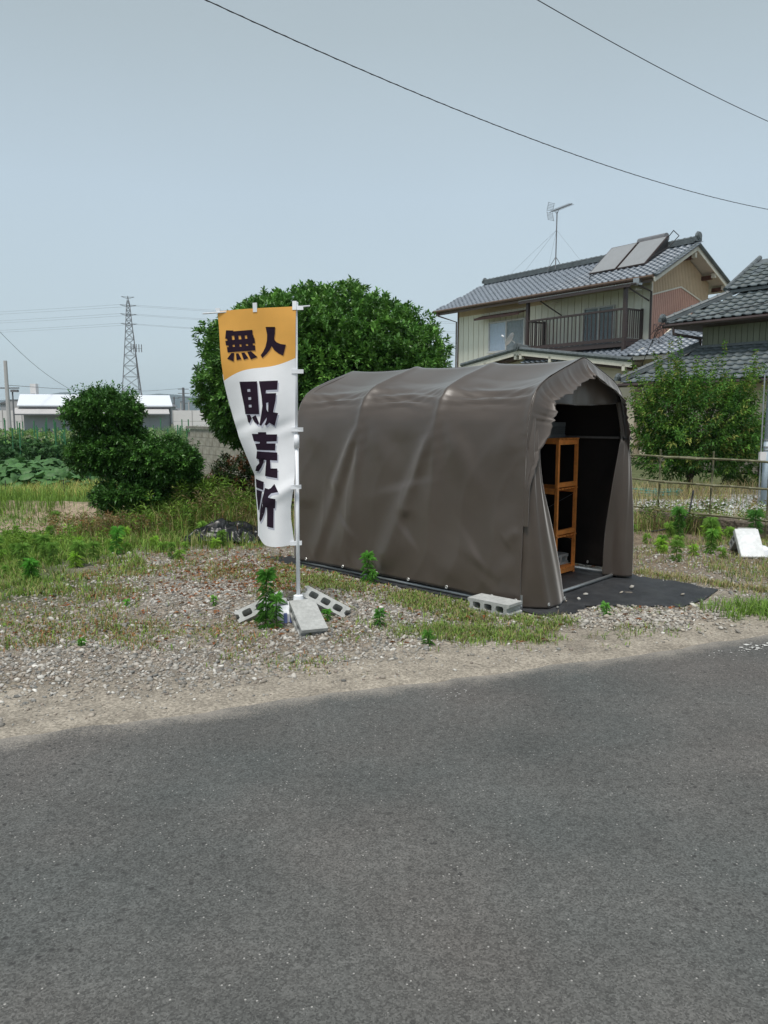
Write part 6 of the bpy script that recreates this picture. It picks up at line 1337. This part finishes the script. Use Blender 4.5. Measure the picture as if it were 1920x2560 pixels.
# ---------------------------------------------------------------- vegetable garden
def garden():
    s0 = MB().tube([(0, 0, -.05), (0, 0, 1.3)], .017, 6); first = None; r0 = random.Random(8)
    for i in range(58):
        y = r0.uniform(19, 25); x = r0.uniform(-.50, -.345) * y if i < 46 else r0.uniform(-.33, -.25) * y
        if first is None: o = first = s0.build('garden_stake', M['stake_green'])
        else: o = first.copy(); COL.objects.link(o)
        o.location = (x, y, 0); o.rotation_euler = (r0.gauss(0, .02), r0.gauss(0, .02), 0); o.scale = (1, 1, r0.uniform(.82, 1.1))
        tag(o, 'thin green garden stake standing in the vegetable rows at left', 'stake', 'green stakes in the vegetable garden')
    sets = []
    # dark leafy crop behind
    x = rng.uniform(-12.5, -6.0, 2600); y = rng.uniform(18.5, 25, 2600); k = (x > -.53 * y) & (x < -.30 * y); x, y = x[k], y[k]; z = rng.uniform(.1, .75, len(x)) * (.7 + .5 * vnoise(x, y, .8, 51))
    c1 = shoots(np.stack([x, y, z], 1), rng.normal(0, .5, (len(x), 3)) + [0, 0, 1], 6, .17, .10, [(.045, .11, .04), (.06, .14, .045), (.04, .09, .035)], ln=.08, droop=.3)
    c2x = rng.uniform(-12.5, -6, 900); c2y = rng.uniform(20, 26, 900); k = (c2x > -.53 * c2y) & (c2x < -.30 * c2y); c2 = shoots(np.stack([c2x[k], c2y[k], rng.uniform(.5, 1.0, k.sum())], 1), rng.normal(0, .5, (k.sum(), 3)) + [0, 0, 1], 6, .11, .06, [(.2, .33, .09), (.14, .26, .08), (.3, .36, .18)], ln=.08)
    V, F, C_ = joinsets([c1, c2]); tag(np_mesh('vegetable_crop', V, F, M['leaf_matte'], C_), 'dark leafy vegetable crop among the green stakes', 'crop', kind='stuff')
    # feathery pale crop
    x = rng.uniform(-6.9, -4.6, 1500); y = rng.uniform(20, 25, 1500); z = rng.uniform(.1, 1.05, 1500); c3 = shoots(np.stack([x, y, z], 1), rng.normal(0, .4, (1500, 3)) + [0, 0, 1], 8, .13, .010, [(.2, .33, .13), (.25, .38, .16), (.15, .27, .11)], ln=.12)
    V, F, C_ = c3; tag(np_mesh('feathery_crop', V, F, M['leaf_matte'], C_), 'pale feathery crop growing behind the small clipped tree', 'crop', kind='stuff')
    # squash patch with individual leaves
    S_ = T('squash_patch', 'patch of large pale veined squash leaves at the left of the garden', 'squash plants', (-7.6, 16.4, 0)); V = [(0, 0, 0)]; n = 14
    for rr_, zz in ((.55, .03), (1.0, -.02)):
        for k in range(n): a = 2 * PI * k / n; lob = 1 + .13 * math.cos(a * 5) - (.25 if k == 0 else 0); V.append((.15 * rr_ * lob * math.cos(a), .15 * rr_ * lob * math.sin(a), zz + .012 * math.cos(a * 5)))
    F = [(0, 1 + k, 1 + (k + 1) % n) for k in range(n)] + [(1 + k, 1 + n + k, 1 + n + (k + 1) % n, 1 + (k + 1) % n) for k in range(n)]
    mat('squash_leaf', (.085, .20, .06), .6, var=.2, vscale=12, col2=(.045, .12, .035), transl=.2, objrand=.25)
    me = bpy.data.meshes.new('leaf'); me.from_pydata(V, [], F); me.materials.append(M['squash_leaf']); me.shade_smooth(); mb = MB()
    for k in range(270):
        y = r0.uniform(-1.9, 2.0); x = r0.uniform(-1.7, 2.2); z = r0.uniform(.18, .5) * (1.1 - .12 * abs(y)); o = bpy.data.objects.new('leaf', me); COL.objects.link(o); o.parent = S_; o.location = (x, y, z); o.rotation_euler = (r0.gauss(-.1, .35), r0.gauss(0, .35), r0.uniform(0, 6.3)); s = r0.uniform(.7, 1.35); o.scale = (s, s, s)
        mb.tube([(x, y, z), (x + r0.uniform(-.05, .05), y, 0)], .007, 4)
    mb.build('stem', M['stake_green'], S_)['kind'] = 'stuff'
    # yellowing onion tops, small green rows, hoops
    sets = []
    x = rng.uniform(-7.6, -3.9, 1700); y = rng.uniform(13.4, 14.9, 1700); X, Y = clumpy(x, y, .04, 4); sets.append(blades(X, Y, .34, .013, [(.42, .44, .12), (.50, .44, .15), (.26, .38, .09), (.2, .34, .09)], .5))
    x = rng.uniform(-7, -3.2, 900); y = rng.normal(13.1, .2, 900); X, Y = clumpy(x, y, .04, 4); sets.append(blades(X, Y, .15, .01, [(.22, .36, .09), (.16, .28, .08)], .6))
    x = rng.uniform(-6.3, -3.9, 300); y = rng.normal(11.0, .3, 300); X, Y = clumpy(x, y, .04, 4); sets.append(blades(X, Y, .10, .012, [(.16, .29, .06), (.13, .24, .05), (.24, .34, .09)], .8))
    x = rng.uniform(-10, -2.5, 3000); y = rng.uniform(15, 30, 3000); X, Y = clumpy(x, y, .06, 4); sets.append(blades(X, Y, .18, .016, [(.15, .24, .08), (.10, .18, .06), (.24, .30, .11)], .7))
    V, F, C_ = joinsets(sets); tag(np_mesh('garden_greens', V, F, M['leaf_matte'], C_), 'yellowing onion tops and low greens in the garden rows', 'plants', kind='stuff')
    for i, (x, y) in enumerate(((-6.75, 13.5), (-5.75, 13.6), (-4.75, 13.4), (-3.9, 12.2))):
        mb = MB(); mb.tube([(x, y, 0), (x, y, .38)], .008, 5); mb.tube([(x, y, .38)] + [(x - .14 + .14 * math.cos(a), y, .38 + .12 * math.sin(a)) for a in np.linspace(0, 2.6, 8)], .006, 5); tag(mb.build('hoop_stake', M['wire_black']), 'bent black hoop stake in the yellowing onion row', 'stake', 'black hoop stakes in the onion row')
    # far hedge and tree line
    sets = []
    x = rng.uniform(-60, 60, 2600); y = rng.uniform(74, 78, 2600); x = x[(x > 0) | (x < -42)]; y = y[: len(x)]; z = rng.uniform(.1, 1.6, len(x)); sets.append(shoots(np.stack([x, y, z], 1), rng.normal(0, .5, (len(x), 3)) + [0, 0, 1], 6, .5, .3, G1, ln=.3))
    V, F, C_ = joinsets(sets); tag(np_mesh('hedge_row', V, F, M['leaf_matte'], C_), 'far low hedges at the end of the fields', 'hedge', kind='stuff')
garden()
